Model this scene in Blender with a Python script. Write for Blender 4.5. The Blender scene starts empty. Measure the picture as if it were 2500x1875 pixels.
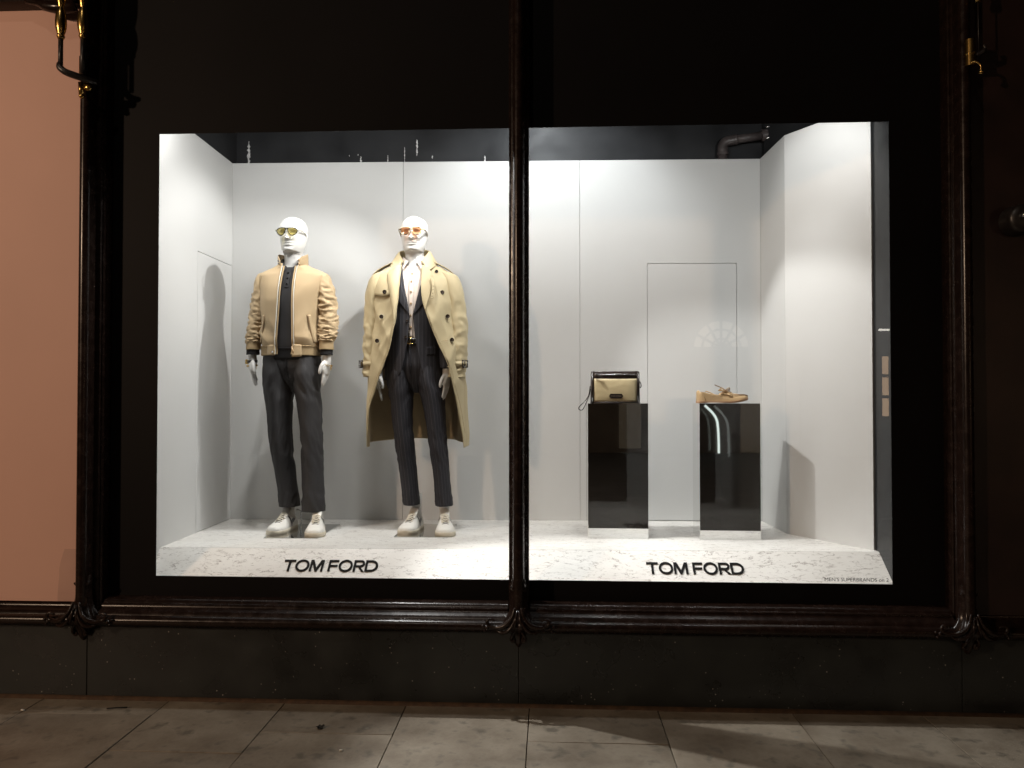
import bpy, bmesh, math, random
import numpy as np
from mathutils import Vector, Matrix, noise
random.seed(7)
R = math.radians
SC = bpy.context.scene
COL = SC.collection

# ------------------------------------------------------------------ camera
cam_d = bpy.data.cameras.new('camera')
cam = bpy.data.objects.new('camera', cam_d); COL.objects.link(cam)
cam.location = (0, -3.74, 1.5)
cam.rotation_euler = (R(91.0), 0, R(2.82))
cam_d.sensor_width = 36.0
cam_d.lens = 36.0 * 1878 / 2500
cam_d.clip_start = 0.05; cam_d.clip_end = 300
SC.camera = cam

# ------------------------------------------------------------------ night sky
w = bpy.data.worlds.new('World'); SC.world = w; w.use_nodes = True
nt = w.node_tree
sky = nt.nodes.new('ShaderNodeTexSky'); sky.sky_type = 'NISHITA'; sky.sun_disc = False
sky.sun_elevation = R(-4); sky.sun_rotation = R(200)
bg = nt.nodes['Background']; bg.inputs[1].default_value = 0.01
nt.links.new(sky.outputs[0], bg.inputs[0])

# ------------------------------------------------------------------ lamps
def lamp(name, typ, loc, energy, color, radius=0.03, aim=None, cone=90, blend=0.5):
    d = bpy.data.lights.new(name, typ); d.energy = energy; d.color = color
    d.shadow_soft_size = radius
    if typ == 'SPOT':
        d.spot_size = R(cone); d.spot_blend = blend
    o = bpy.data.objects.new(name, d); COL.objects.link(o); o.location = loc
    if aim is not None:
        o.rotation_euler = (Vector(aim) - Vector(loc)).to_track_quat('-Z', 'Y').to_euler()
    return o
CW = (0.93, 0.97, 1.0); NW = (1.0, 0.985, 0.965)
# key spots of the display track, just above the printed border
lamp('display_spot', 'SPOT', (-0.40, 0.50, 3.16), 112, NW, 0.02, (-2.05, 0.90, 1.75), 66, 0.5)
lamp('display_spot', 'SPOT', (-0.36, 0.46, 3.16), 125, NW, 0.02, (1.55, 0.70, 0.9), 55, 0.35)
lamp('display_spot', 'SPOT', (0.05, 0.34, 3.05), 26, NW, 0.02, (-0.95, 0.88, 1.6), 46, 0.6)
lamp('display_spot', 'SPOT', (0.00, 0.62, 3.46), 46, CW, 0.03, (0.0, 1.42, 2.75), 105, 0.6)
lamp('display_spot', 'SPOT', (1.05, 0.34, 3.30), 12, NW, 0.03, (1.70, 0.70, 2.3), 90, 0.7)
# spill: this head points out through the panes
lamp('display_spot', 'SPOT', (-1.30, 0.50, 3.16), 360, NW, 0.02, (0.95, -0.95, 0.0), 58, 0.45)
# wide fill lights added along the track to even out the interior
for fx, fe, ax in ((-1.80, 13, -2.3), (-1.05, 24, -1.1), (-0.30, 28, -0.6), (0.50, 15, 0.5), (1.30, 13, 1.2)):
    lamp('display_fill', 'SPOT', (fx, 0.19, 3.02), fe, NW, 0.06, (ax, 1.40, 1.7), 165, 0.5)
# downlights on the platform
for fx, fe in ((-1.60, 75), (-0.95, 55), (-0.30, 45), (0.40, 55), (1.20, 50)):
    lamp('display_downlight', 'SPOT', (fx, 0.30, 3.35), fe, NW, 0.04, (fx, 0.92, 0.69), 56, 0.9)
# street lamp: a warm one by the facade to the left; overhead fill added to lift the paving
lamp('street_lamp_and_fill', 'POINT', (-6.5, -6.2, 3.7), 900, (1.0, 0.70, 0.48), 0.12)
lamp('street_lamp_and_fill', 'POINT', (-2.5, -8.0, 11.0), 260, (1.0, 0.88, 0.74), 0.15)

# ------------------------------------------------------------------ render / exposure
SC.render.engine = 'CYCLES'
SC.view_settings.view_transform = 'Standard'; SC.view_settings.look = 'None'
SC.view_settings.exposure = 0.0; SC.view_settings.gamma = 1.0
SC.view_settings.use_curve_mapping = False
SC.cycles.use_denoising = True
SC.cycles.max_bounces = 10; SC.cycles.diffuse_bounces = 5; SC.cycles.glossy_bounces = 5
SC.cycles.transparent_max_bounces = 16
SC.cycles.sample_clamp_indirect = 6.0
SC.cycles.caustics_reflective = False; SC.cycles.caustics_refractive = False

# ================================================================== materials
def newmat(name):
    m = bpy.data.materials.new(name); m.use_nodes = True
    return m, m.node_tree, m.node_tree.nodes['Principled BSDF']
def N(t, typ, **kw):
    n = t.nodes.new(typ)
    for k, v in kw.items():
        if k.startswith('i_'):
            n.inputs[k[2:].replace('_', ' ')].default_value = v
        else:
            setattr(n, k, v)
    return n
def L(t, a, b): t.links.new(a, b)
def c4(c): return (c[0], c[1], c[2], 1.0)
def ramp(t, fac, stops, interp='LINEAR'):
    r = t.nodes.new('ShaderNodeValToRGB'); r.color_ramp.interpolation = interp
    e = r.color_ramp.elements
    while len(e) < len(stops): e.new(0.5)
    for k, (p, c) in enumerate(stops):
        e[k].position = p; e[k].color = c4(c) if len(c) == 3 else c
    L(t, fac, r.inputs[0]); return r
def coords(t, which='Object', scale=(1, 1, 1), rot=(0, 0, 0)):
    tc = t.nodes.new('ShaderNodeTexCoord'); mp = t.nodes.new('ShaderNodeMapping')
    mp.inputs['Scale'].default_value = scale; mp.inputs['Rotation'].default_value = rot
    L(t, tc.outputs[which], mp.inputs[0]); return mp.outputs[0]
def simple(name, col, rough=0.5, metal=0.0, spec=0.5, var=0.0, vscale=8.0, bump=0.0, bscale=120.0, coat=0.0, sheen=0.0, rvar=0.0):
    m, t, p = newmat(name)
    p.inputs['Base Color'].default_value = c4(col); p.inputs['Roughness'].default_value = rough
    p.inputs['Metallic'].default_value = metal; p.inputs['Specular IOR Level'].default_value = spec
    p.inputs['Coat Weight'].default_value = coat; p.inputs['Sheen Weight'].default_value = sheen
    v = coords(t)
    if var or rvar:
        nz = N(t, 'ShaderNodeTexNoise'); nz.inputs['Scale'].default_value = vscale; nz.inputs['Detail'].default_value = 6
        L(t, v, nz.inputs['Vector'])
        if var:
            a = tuple(max(0, x * (1 - var)) for x in col); b = tuple(min(1, x * (1 + var)) for x in col)
            L(t, ramp(t, nz.outputs[0], [(0.3, a), (0.7, b)]).outputs[0], p.inputs['Base Color'])
        if rvar:
            mr = N(t, 'ShaderNodeMapRange'); mr.inputs[1].default_value = 0.3; mr.inputs[2].default_value = 0.7
            mr.inputs[3].default_value = max(0.02, rough - rvar); mr.inputs[4].default_value = min(1, rough + rvar)
            L(t, nz.outputs[0], mr.inputs[0]); L(t, mr.outputs[0], p.inputs['Roughness'])
    if bump:
        n2 = N(t, 'ShaderNodeTexNoise'); n2.inputs['Scale'].default_value = bscale; n2.inputs['Detail'].default_value = 4
        L(t, v, n2.inputs['Vector'])
        b = N(t, 'ShaderNodeBump'); b.inputs['Strength'].default_value = bump; b.inputs['Distance'].default_value = 0.002
        L(t, n2.outputs[0], b.inputs['Height']); L(t, b.outputs[0], p.inputs['Normal'])
    return m
def tinted_glass(name, tint, gloss=0.06, rough=0.0, dirt=0.0):
    """thin sheet: light passes straight through, a Fresnel share is mirrored"""
    m = bpy.data.materials.new(name); m.use_nodes = True; t = m.node_tree; t.nodes.clear()
    out = N(t, 'ShaderNodeOutputMaterial'); tr = N(t, 'ShaderNodeBsdfTransparent'); gl = N(t, 'ShaderNodeBsdfGlossy')
    tr.inputs[0].default_value = c4(tint); gl.inputs['Roughness'].default_value = rough
    lw = N(t, 'ShaderNodeLayerWeight'); lw.inputs['Blend'].default_value = 0.5      # Schlick reflectance of a sheet, same from both sides
    pw = N(t, 'ShaderNodeMath', operation='POWER'); pw.inputs[1].default_value = 5.0; L(t, lw.outputs['Facing'], pw.inputs[0])
    ml = N(t, 'ShaderNodeMath', operation='MULTIPLY_ADD'); ml.inputs[1].default_value = 0.9 - gloss; ml.inputs[2].default_value = gloss
    L(t, pw.outputs[0], ml.inputs[0]); mx = N(t, 'ShaderNodeMixShader')
    L(t, ml.outputs[0], mx.inputs[0]); L(t, tr.outputs[0], mx.inputs[1]); L(t, gl.outputs[0], mx.inputs[2])
    last = mx.outputs[0]
    if dirt:
        df = N(t, 'ShaderNodeBsdfDiffuse'); df.inputs[0].default_value = (0.8, 0.78, 0.75, 1)
        nz = N(t, 'ShaderNodeTexNoise'); nz.inputs['Scale'].default_value = 9; nz.inputs['Detail'].default_value = 10; nz.inputs['Roughness'].default_value = 0.75
        L(t, coords(t), nz.inputs['Vector'])
        rr = ramp(t, nz.outputs[0], [(0.70, (0, 0, 0)), (0.80, (dirt, dirt, dirt))])
        m2 = N(t, 'ShaderNodeMixShader'); L(t, rr.outputs[0], m2.inputs[0]); L(t, last, m2.inputs[1]); L(t, df.outputs[0], m2.inputs[2]); last = m2.outputs[0]
    L(t, last, out.inputs[0]); return m

M = {}
M['wall'] = simple('painted board', (0.60, 0.60, 0.59), 0.52, spec=0.35, var=0.012, vscale=2.0, bump=0.06, bscale=60, rvar=0.05)
M['black_paint'] = simple('scuffed black paint', (0.022, 0.023, 0.025), 0.45, spec=0.25, var=0.22, vscale=4, bump=0.15, bscale=30, rvar=0.12)
M['dark_return'] = simple('dark grey return board', (0.022, 0.023, 0.024), 0.22, spec=0.3, var=0.1, rvar=0.05)
M['vinyl'] = simple('matte black vinyl', (0.0045, 0.0038, 0.0042), 0.6, spec=0.12, var=0.2, vscale=2)
M['bronze'] = simple('dark bronze lacquer', (0.014, 0.0075, 0.0055), 0.25, spec=0.33, var=0.35, vscale=25, bump=0.02, bscale=30, rvar=0.05)
M['granite'] = None
M['pink'] = simple('pink hoarding', (0.69, 0.42, 0.335), 0.62, var=0.035, vscale=1.6, bump=0.05, bscale=220)
M['brown_panel'] = simple('dark brown panel', (0.020, 0.010, 0.008), 0.40, var=0.4, vscale=5, bump=0.1)
M['brass'] = simple('aged brass', (0.55, 0.36, 0.12), 0.26, metal=1.0, var=0.25, vscale=30, bump=0.1)
M['iron'] = simple('black iron', (0.018, 0.015, 0.014), 0.38, spec=0.6, var=0.3, vscale=40, bump=0.3, bscale=80)
M['mirror'] = simple('mirror polished steel', (0.80, 0.80, 0.79), 0.015, metal=1.0)
M['glass'] = tinted_glass('shop glass', (0.95, 0.96, 0.955), 0.07, dirt=0.05)
M['white_plastic'] = simple('glossy white mannequin', (0.60, 0.592, 0.57), 0.30, spec=0.5, var=0.02, vscale=5)
M['tan_jacket'] = simple('tan brushed jacket cloth', (0.425, 0.315, 0.185), 0.72, spec=0.25, var=0.06, vscale=6, bump=0.25, bscale=500, sheen=0.1)
M['tan_rib'] = None
M['zip'] = simple('pale zip', (0.62, 0.60, 0.54), 0.45)
M['asphalt'] = simple('night asphalt', (0.035, 0.035, 0.036), 0.75, var=0.3, vscale=3)
M['polo'] = simple('charcoal knit', (0.026, 0.025, 0.026), 0.8, spec=0.25, var=0.15, vscale=9, bump=0.3, bscale=420, sheen=0.05)
M['black_rib'] = simple('black rib knit', (0.012, 0.012, 0.013), 0.85, spec=0.2, bump=0.4, bscale=300)
M['trench'] = simple('sand gabardine', (0.47, 0.39, 0.235), 0.6, spec=0.3, var=0.05, vscale=5, bump=0.15, bscale=600, sheen=0.05)
M['lining'] = simple('bronze satin lining', (0.34, 0.26, 0.15), 0.33, spec=0.5, var=0.1, vscale=6)
M['stitch'] = simple('stitching', (0.36, 0.27, 0.14), 0.7)
M['shirt'] = simple('pale silk shirt', (0.66, 0.57, 0.50), 0.55, spec=0.35, var=0.05, vscale=12, bump=0.1, bscale=300)
M['horn'] = simple('dark horn', (0.022, 0.015, 0.011), 0.22, var=0.5, vscale=60)
M['tan_button'] = simple('tan button', (0.45, 0.30, 0.16), 0.4)
M['black_leather'] = simple('black leather', (0.012, 0.010, 0.010), 0.32, spec=0.5, bump=0.25, bscale=260)
M['gold'] = simple('gold', (0.80, 0.57, 0.22), 0.18, metal=1.0)
M['steel'] = simple('steel', (0.62, 0.62, 0.62), 0.22, metal=1.0)
M['shoe_white'] = simple('off white leather', (0.74, 0.72, 0.67), 0.45, var=0.03, vscale=20, bump=0.1, bscale=250)
M['shoe_sole'] = simple('cream rubber', (0.66, 0.60, 0.48), 0.55, bump=0.1, bscale=200)
M['lace'] = simple('cream cotton lace', (0.70, 0.64, 0.52), 0.85, bump=0.2, bscale=900)
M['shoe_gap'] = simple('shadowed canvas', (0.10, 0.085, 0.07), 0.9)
M['sock'] = simple('pale ankle', (0.70, 0.69, 0.66), 0.5)
M['tan_suede'] = simple('tan suede', (0.48, 0.335, 0.18), 0.8, spec=0.2, var=0.08, vscale=14, bump=0.3, bscale=420, sheen=0.15)
M['tan_sole'] = simple('tan sole', (0.42, 0.25, 0.14), 0.6)
M['brown_lace'] = simple('brown leather lace', (0.22, 0.13, 0.06), 0.6)
M['bag_canvas'] = simple('sand leather', (0.55, 0.455, 0.27), 0.42, spec=0.4, var=0.03, vscale=7, bump=0.12, bscale=300)
M['bag_trim'] = simple('dark brown leather', (0.020, 0.013, 0.010), 0.24, spec=0.6, var=0.3, vscale=20, bump=0.25, bscale=160, coat=0.2)
M['letter'] = simple('black letter', (0.006, 0.006, 0.006), 0.75, spec=0.15)
M['print'] = simple('dark grey print', (0.06, 0.06, 0.06), 0.6)
M['lens_yellow'] = tinted_glass('yellow lens', (0.66, 0.56, 0.20), 0.07)
M['lens_orange'] = tinted_glass('orange lens', (0.80, 0.38, 0.20), 0.07)
M['black_acetate'] = simple('black acetate', (0.008, 0.008, 0.008), 0.15)
M['pale_acetate'] = simple('clear grey acetate', (0.45, 0.44, 0.36), 0.15)
M['scuff'] = simple('bare plaster scuff', (0.62, 0.61, 0.60), 0.8, var=0.4, vscale=60)
M['leaf'] = simple('dry dark leaf', (0.010, 0.008, 0.006), 0.8)
M['stub'] = simple('pale litter', (0.6, 0.58, 0.52), 0.8)
M['far_wall'] = simple('dim stone facade', (0.06, 0.052, 0.045), 0.8, var=0.2, vscale=1.5)
M['far_frame'] = simple('dark glazing bar', (0.01, 0.01, 0.01), 0.5)

def tortoise():
    m, t, p = newmat('tortoiseshell')
    v = N(t, 'ShaderNodeTexVoronoi'); v.inputs['Scale'].default_value = 95
    L(t, coords(t), v.inputs['Vector'])
    L(t, ramp(t, v.outputs['Color'], [(0.35, (0.05, 0.025, 0.01)), (0.55, (0.62, 0.42, 0.18)), (0.75, (0.75, 0.66, 0.5))]).outputs[0], p.inputs['Base Color'])
    p.inputs['Roughness'].default_value = 0.15
    return m
M['tortoise'] = tortoise()

def marble():
    m, t, p = newmat('white marble')
    def veins(scale3, rot, nscale, width, dist, seed):
        tc = N(t, 'ShaderNodeTexCoord'); mp = N(t, 'ShaderNodeMapping'); mp.inputs['Scale'].default_value = scale3
        mp.inputs['Rotation'].default_value = (0, 0, R(rot)); mp.inputs['Location'].default_value = (seed, seed * 1.7, seed * .6)
        L(t, tc.outputs['Object'], mp.inputs[0])
        n_ = N(t, 'ShaderNodeTexNoise'); n_.inputs['Scale'].default_value = nscale; n_.inputs['Detail'].default_value = 7; n_.inputs['Roughness'].default_value = 0.6; n_.inputs['Distortion'].default_value = dist
        L(t, mp.outputs[0], n_.inputs['Vector'])
        s_ = N(t, 'ShaderNodeMath', operation='SUBTRACT'); s_.inputs[1].default_value = 0.5; L(t, n_.outputs[0], s_.inputs[0])
        a_ = N(t, 'ShaderNodeMath', operation='ABSOLUTE'); L(t, s_.outputs[0], a_.inputs[0])
        v_ = ramp(t, a_.outputs[0], [(0.0, (1, 1, 1)), (width * .45, (0.85, 0.85, 0.85)), (width, (0, 0, 0))])
        k_ = N(t, 'ShaderNodeTexNoise'); k_.inputs['Scale'].default_value = nscale * 2.4; k_.inputs['Detail'].default_value = 5; L(t, mp.outputs[0], k_.inputs['Vector'])
        g_ = ramp(t, k_.outputs[0], [(0.47, (0, 0, 0)), (0.60, (1, 1, 1))])
        f_ = N(t, 'ShaderNodeMath', operation='MULTIPLY'); L(t, v_.outputs[0], f_.inputs[0]); L(t, g_.outputs[0], f_.inputs[1]); return f_.outputs[0]
    a = veins((2.2, 6.5, 6.5), 17, 2.6, 0.015, 0.35, 3.1); b = veins((4.0, 12.0, 12.0), 20, 3.2, 0.020, 0.6, 8.7)
    mx_ = N(t, 'ShaderNodeMath', operation='MAXIMUM'); L(t, a, mx_.inputs[0])
    b2 = N(t, 'ShaderNodeMath', operation='MULTIPLY'); b2.inputs[1].default_value = 0.75; L(t, b, b2.inputs[0]); L(t, b2.outputs[0], mx_.inputs[1])
    n4 = N(t, 'ShaderNodeTexNoise'); n4.inputs['Scale'].default_value = 3.0; n4.inputs['Detail'].default_value = 4
    L(t, coords(t, 'Object', (1, 2, 2)), n4.inputs['Vector'])
    base = ramp(t, n4.outputs[0], [(0.3, (0.71, 0.69, 0.65)), (0.65, (0.79, 0.775, 0.74))])
    mix = N(t, 'ShaderNodeMixRGB'); mix.inputs[2].default_value = (0.30, 0.27, 0.245, 1)
    L(t, mx_.outputs[0], mix.inputs[0]); L(t, base.outputs[0], mix.inputs[1]); L(t, mix.outputs[0], p.inputs['Base Color'])
    p.inputs['Roughness'].default_value = 0.38
    return m
M['marble'] = marble()

def granite():
    m, t, p = newmat('dark green granite')
    v = coords(t)
    n1 = N(t, 'ShaderNodeTexNoise'); n1.inputs['Scale'].default_value = 5; n1.inputs['Detail'].default_value = 8
    L(t, v, n1.inputs['Vector'])
    base = ramp(t, n1.outputs[0], [(0.3, (0.010, 0.011, 0.011)), (0.7, (0.022, 0.025, 0.024))])
    vo = N(t, 'ShaderNodeTexVoronoi'); vo.inputs['Scale'].default_value = 38; vo.inputs['Randomness'].default_value = 1
    L(t, v, vo.inputs['Vector'])
    sp = ramp(t, vo.outputs['Distance'], [(0.0, (1, 1, 1)), (0.09, (1, 1, 1)), (0.14, (0, 0, 0))])
    n2 = N(t, 'ShaderNodeTexNoise'); n2.inputs['Scale'].default_value = 11; L(t, v, n2.inputs['Vector'])
    mk = ramp(t, n2.outputs[0], [(0.54, (0, 0, 0)), (0.62, (1, 1, 1))])
    f = N(t, 'ShaderNodeMath', operation='MULTIPLY'); L(t, sp.outputs[0], f.inputs[0]); L(t, mk.outputs[0], f.inputs[1])
    mix = N(t, 'ShaderNodeMixRGB'); mix.inputs[2].default_value = (0.30, 0.29, 0.27, 1)
    L(t, f.outputs[0], mix.inputs[0]); L(t, base.outputs[0], mix.inputs[1]); L(t, mix.outputs[0], p.inputs['Base Color'])
    rr = ramp(t, n1.outputs[0], [(0.3, (0.20, 0.20, 0.20)), (0.7, (0.45, 0.45, 0.45))]); L(t, rr.outputs[0], p.inputs['Roughness'])
    b = N(t, 'ShaderNodeBump'); b.inputs['Strength'].default_value = 0.15; b.inputs['Distance'].default_value = 0.003
    L(t, n1.outputs[0], b.inputs['Height']); L(t, b.outputs[0], p.inputs['Normal'])
    return m
M['granite'] = granite()

def paving(k):
    m, t, p = newmat('york stone')
    rnd = random.Random(k)
    tc = N(t, 'ShaderNodeTexCoord'); mp = N(t, 'ShaderNodeMapping')
    mp.inputs['Location'].default_value = (rnd.uniform(-9, 9), rnd.uniform(-9, 9), rnd.uniform(-9, 9))
    L(t, tc.outputs['Object'], mp.inputs[0]); v = mp.outputs[0]
    tone = rnd.uniform(0.85, 1.12)
    n1 = N(t, 'ShaderNodeTexNoise'); n1.inputs['Scale'].default_value = 3.5; n1.inputs['Detail'].default_value = 9; n1.inputs['Roughness'].default_value = 0.65
    L(t, v, n1.inputs['Vector'])
    a = tuple(x * tone for x in (0.165, 0.132, 0.096)); bq = tuple(x * tone for x in (0.35, 0.305, 0.240))
    base = ramp(t, n1.outputs[0], [(0.32, a), (0.66, bq)])
    n2 = N(t, 'ShaderNodeTexNoise'); n2.inputs['Scale'].default_value = 14; n2.inputs['Detail'].default_value = 6; L(t, v, n2.inputs['Vector'])
    st = ramp(t, n2.outputs[0], [(0.55, (0, 0, 0)), (0.70, (0.65, 0.65, 0.65))])
    mix = N(t, 'ShaderNodeMixRGB'); mix.inputs[2].default_value = (0.06, 0.052, 0.04, 1)
    L(t, st.outputs[0], mix.inputs[0]); L(t, base.outputs[0], mix.inputs[1])
    vo = N(t, 'ShaderNodeTexVoronoi'); vo.inputs['Scale'].default_value = 4.5; L(t, v, vo.inputs['Vector'])
    gum = ramp(t, vo.outputs['Distance'], [(0.035, (0.8, 0.8, 0.8)), (0.06, (0, 0, 0))])
    m3 = N(t, 'ShaderNodeMixRGB'); m3.inputs[2].default_value = (0.22, 0.20, 0.17, 1)
    L(t, gum.outputs[0], m3.inputs[0]); L(t, mix.outputs[0], m3.inputs[1]); L(t, m3.outputs[0], p.inputs['Base Color'])
    p.inputs['Roughness'].default_value = 0.55
    n4 = N(t, 'ShaderNodeTexNoise'); n4.inputs['Scale'].default_value = 60; n4.inputs['Detail'].default_value = 5; L(t, v, n4.inputs['Vector'])
    b = N(t, 'ShaderNodeBump'); b.inputs['Strength'].default_value = 0.35; b.inputs['Distance'].default_value = 0.004
    L(t, n4.outputs[0], b.inputs['Height']); L(t, b.outputs[0], p.inputs['Normal'])
    return m
PAVE = [paving(k) for k in range(5)]

def striped(name, base, line, pitch, width, rough=0.65, bumpy=False, alpha=1.0, spec=0.3):
    """cloth with fine lines along v; u is the UV map's arc length in metres"""
    m, t, p = newmat(name)
    uv = N(t, 'ShaderNodeUVMap'); sx = N(t, 'ShaderNodeSeparateXYZ'); L(t, uv.outputs[0], sx.inputs[0])
    d = N(t, 'ShaderNodeMath', operation='DIVIDE'); d.inputs[1].default_value = pitch; L(t, sx.outputs[0], d.inputs[0])
    fr = N(t, 'ShaderNodeMath', operation='FRACT'); L(t, d.outputs[0], fr.inputs[0])
    s = N(t, 'ShaderNodeMath', operation='SUBTRACT'); s.inputs[1].default_value = 0.5; L(t, fr.outputs[0], s.inputs[0])
    ab = N(t, 'ShaderNodeMath', operation='ABSOLUTE'); L(t, s.outputs[0], ab.inputs[0])
    rr = ramp(t, ab.outputs[0], [(0.0, (alpha,) * 3), (width / pitch, (alpha,) * 3), (min(0.99, width / pitch * 1.8), (0, 0, 0))])
    mix = N(t, 'ShaderNodeMixRGB'); mix.inputs[1].default_value = c4(base); mix.inputs[2].default_value = c4(line)
    nz = N(t, 'ShaderNodeTexNoise'); nz.inputs['Scale'].default_value = 500; L(t, coords(t), nz.inputs['Vector'])
    if not bumpy:
        br = N(t, 'ShaderNodeMath', operation='MULTIPLY'); L(t, rr.outputs[0], br.inputs[0])
        m2 = ramp(t, nz.outputs[0], [(0.35, (0.4, 0.4, 0.4)), (0.6, (1, 1, 1))]); L(t, m2.outputs[0], br.inputs[1]); L(t, br.outputs[0], mix.inputs[0])
    else:
        L(t, rr.outputs[0], mix.inputs[0])
    L(t, mix.outputs[0], p.inputs['Base Color'])
    p.inputs['Roughness'].default_value = rough; p.inputs['Specular IOR Level'].default_value = spec
    b = N(t, 'ShaderNodeBump'); b.inputs['Strength'].default_value = 0.5 if bumpy else 0.15; b.inputs['Distance'].default_value = 0.0015
    L(t, ab.outputs[0] if bumpy else nz.outputs[0], b.inputs['Height']); L(t, b.outputs[0], p.inputs['Normal'])
    return m
M['tan_rib'] = striped('tan rib knit', (0.41, 0.30, 0.17), (0.31, 0.225, 0.12), 0.004, 0.0007, 0.8, True)
M['suit'] = striped('navy pinstripe', (0.021, 0.0205, 0.025), (0.13, 0.125, 0.14), 0.0215, 0.0012, 0.7, alpha=0.38)
M['plain_wool'] = striped('charcoal wool', (0.026, 0.025, 0.026), (0.042, 0.041, 0.043), 0.009, 0.0016, 0.62, alpha=0.6)

def emit(name, col, s):
    m = bpy.data.materials.new(name); m.use_nodes = True; t = m.node_tree; t.nodes.clear()
    e = N(t, 'ShaderNodeEmission'); e.inputs[0].default_value = c4(col); e.inputs[1].default_value = s
    o = N(t, 'ShaderNodeOutputMaterial'); L(t, e.outputs[0], o.inputs[0]); return m
M['lit_window'] = emit('lit window', (1.0, 0.66, 0.40), 3.6)
M['dim_window'] = emit('dim lit window', (1.0, 0.85, 0.68), 0.9)
M['strip'] = emit('cool light strip', (0.9, 1.0, 0.95), 1.3)
M['door_glow'] = emit('dim doorway', (1.0, 0.75, 0.5), 0.035)
M['lit_tube'] = emit('lit tube', (1.0, 0.95, 0.85), 9.0)

# ================================================================== mesh helpers
class MB:
    def __init__(s): s.v = []; s.f = []; s.uv = {}
    def add(s, vs, fs, uvs=None):
        o = len(s.v); s.v += [tuple(p) for p in vs]; s.f += [tuple(i + o for i in f) for f in fs]
        if uvs is not None:
            for k, q in enumerate(uvs): s.uv[o + k] = q
        return s
    def box(s, a, b):
        (x0, y0, z0), (x1, y1, z1) = a, b
        return s.add([(x0, y0, z0), (x1, y0, z0), (x1, y1, z0), (x0, y1, z0), (x0, y0, z1), (x1, y0, z1), (x1, y1, z1), (x0, y1, z1)],
                     [(0, 3, 2, 1), (4, 5, 6, 7), (0, 1, 5, 4), (1, 2, 6, 5), (2, 3, 7, 6), (3, 0, 4, 7)])
    def grid(s, rows, closed=False, cap0=False, cap1=False, uv=False):
        n = len(rows[0]); vs = [p for r in rows for p in r]; fs = []
        m = n if closed else n - 1
        for i in range(len(rows) - 1):
            for j in range(m):
                j2 = (j + 1) % n
                fs.append((i * n + j, i * n + j2, (i + 1) * n + j2, (i + 1) * n + j))
        if cap0: fs.append(tuple(range(n))[::-1])
        if cap1: fs.append(tuple((len(rows) - 1) * n + k for k in range(n)))
        return s.add(vs, fs, uv if uv else None)
    def tube(s, path, rad, n=8, caps=True, flat=1.0):
        path = [Vector(p) for p in path]; k = len(path)
        if not hasattr(rad, '__len__'): rad = [rad] * k
        rows = []; up = None
        for i in range(k):
            t = (path[min(i + 1, k - 1)] - path[max(i - 1, 0)]).normalized()
            if up is None:
                up = Vector((0, 0, 1)) if abs(t.z) < 0.9 else Vector((0, 1, 0))
            a = (up - t * up.dot(t))
            if a.length < 1e-6: a = t.orthogonal()
            a.normalize(); b = t.cross(a); up = a
            rows.append([path[i] + (a * math.cos(2 * math.pi * j / n) * flat + b * math.sin(2 * math.pi * j / n)) * rad[i] for j in range(n)])
        return s.grid(rows, True, caps, caps)
    def lathe(s, c, prof, n=16, axis='z'):
        rows = []
        for r, h in prof:
            ring = []
            for j in range(n):
                a = 2 * math.pi * j / n; x, y = r * math.cos(a), r * math.sin(a)
                ring.append((c[0] + x, c[1] + y, c[2] + h) if axis == 'z' else ((c[0] + x, c[1] + h, c[2] + y) if axis == 'y' else (c[0] + h, c[1] + x, c[2] + y)))
            rows.append(ring)
        return s.grid(rows, True, True, True)
    def extrude_x(s, prof, x0, x1):
        """profile of (y, z) points, closed, swept along x"""
        return s.grid([[(x, y, z) for y, z in prof] for x in (x0, x1)], True, True, True)
    def extrude_z(s, prof, z0, z1):
        return s.grid([[(x, y, z) for x, y in prof] for z in (z0, z1)], True, True, True)
    def build(s, name, mat, parent=None, smooth=True, bevel=0.0, sub=0, solid=0.0, auto=None, mat2=None):
        me = bpy.data.meshes.new(name); me.from_pydata(s.v, [], s.f); me.validate(clean_customdata=False)
        if s.uv:
            ul = me.uv_layers.new(name='UVMap')
            for lp in me.loops: ul.data[lp.index].uv = s.uv.get(lp.vertex_index, (0, 0))
        bm = bmesh.new(); bm.from_mesh(me); bmesh.ops.recalc_face_normals(bm, faces=bm.faces)
        bm.to_mesh(me); bm.free()
        if smooth: me.polygons.foreach_set('use_smooth', [True] * len(me.polygons))
        me.materials.append(mat)
        o = bpy.data.objects.new(name, me); COL.objects.link(o)
        if parent is not None: o.parent = parent
        if mat2 is not None: me.materials.append(mat2)
        if solid:
            md = o.modifiers.new('thickness', 'SOLIDIFY'); md.thickness = solid; md.offset = -1
            if mat2 is not None: md.material_offset = 1; md.material_offset_rim = 0
        if sub:
            md = o.modifiers.new('sub', 'SUBSURF'); md.levels = sub; md.render_levels = sub
        if bevel:
            md = o.modifiers.new('bevel', 'BEVEL'); md.width = bevel; md.segments = 2; md.limit_method = 'ANGLE'; md.angle_limit = R(35)
            md.harden_normals = False
        if smooth and auto is not None:
            me.polygons.foreach_set('use_smooth', [True] * len(me.polygons))
            bm = bmesh.new(); bm.from_mesh(me)
            for e in bm.edges:
                if len(e.link_faces) == 2 and e.calc_face_angle(0) > R(auto): e.smooth = False
            bm.to_mesh(me); bm.free()
        return o
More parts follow.
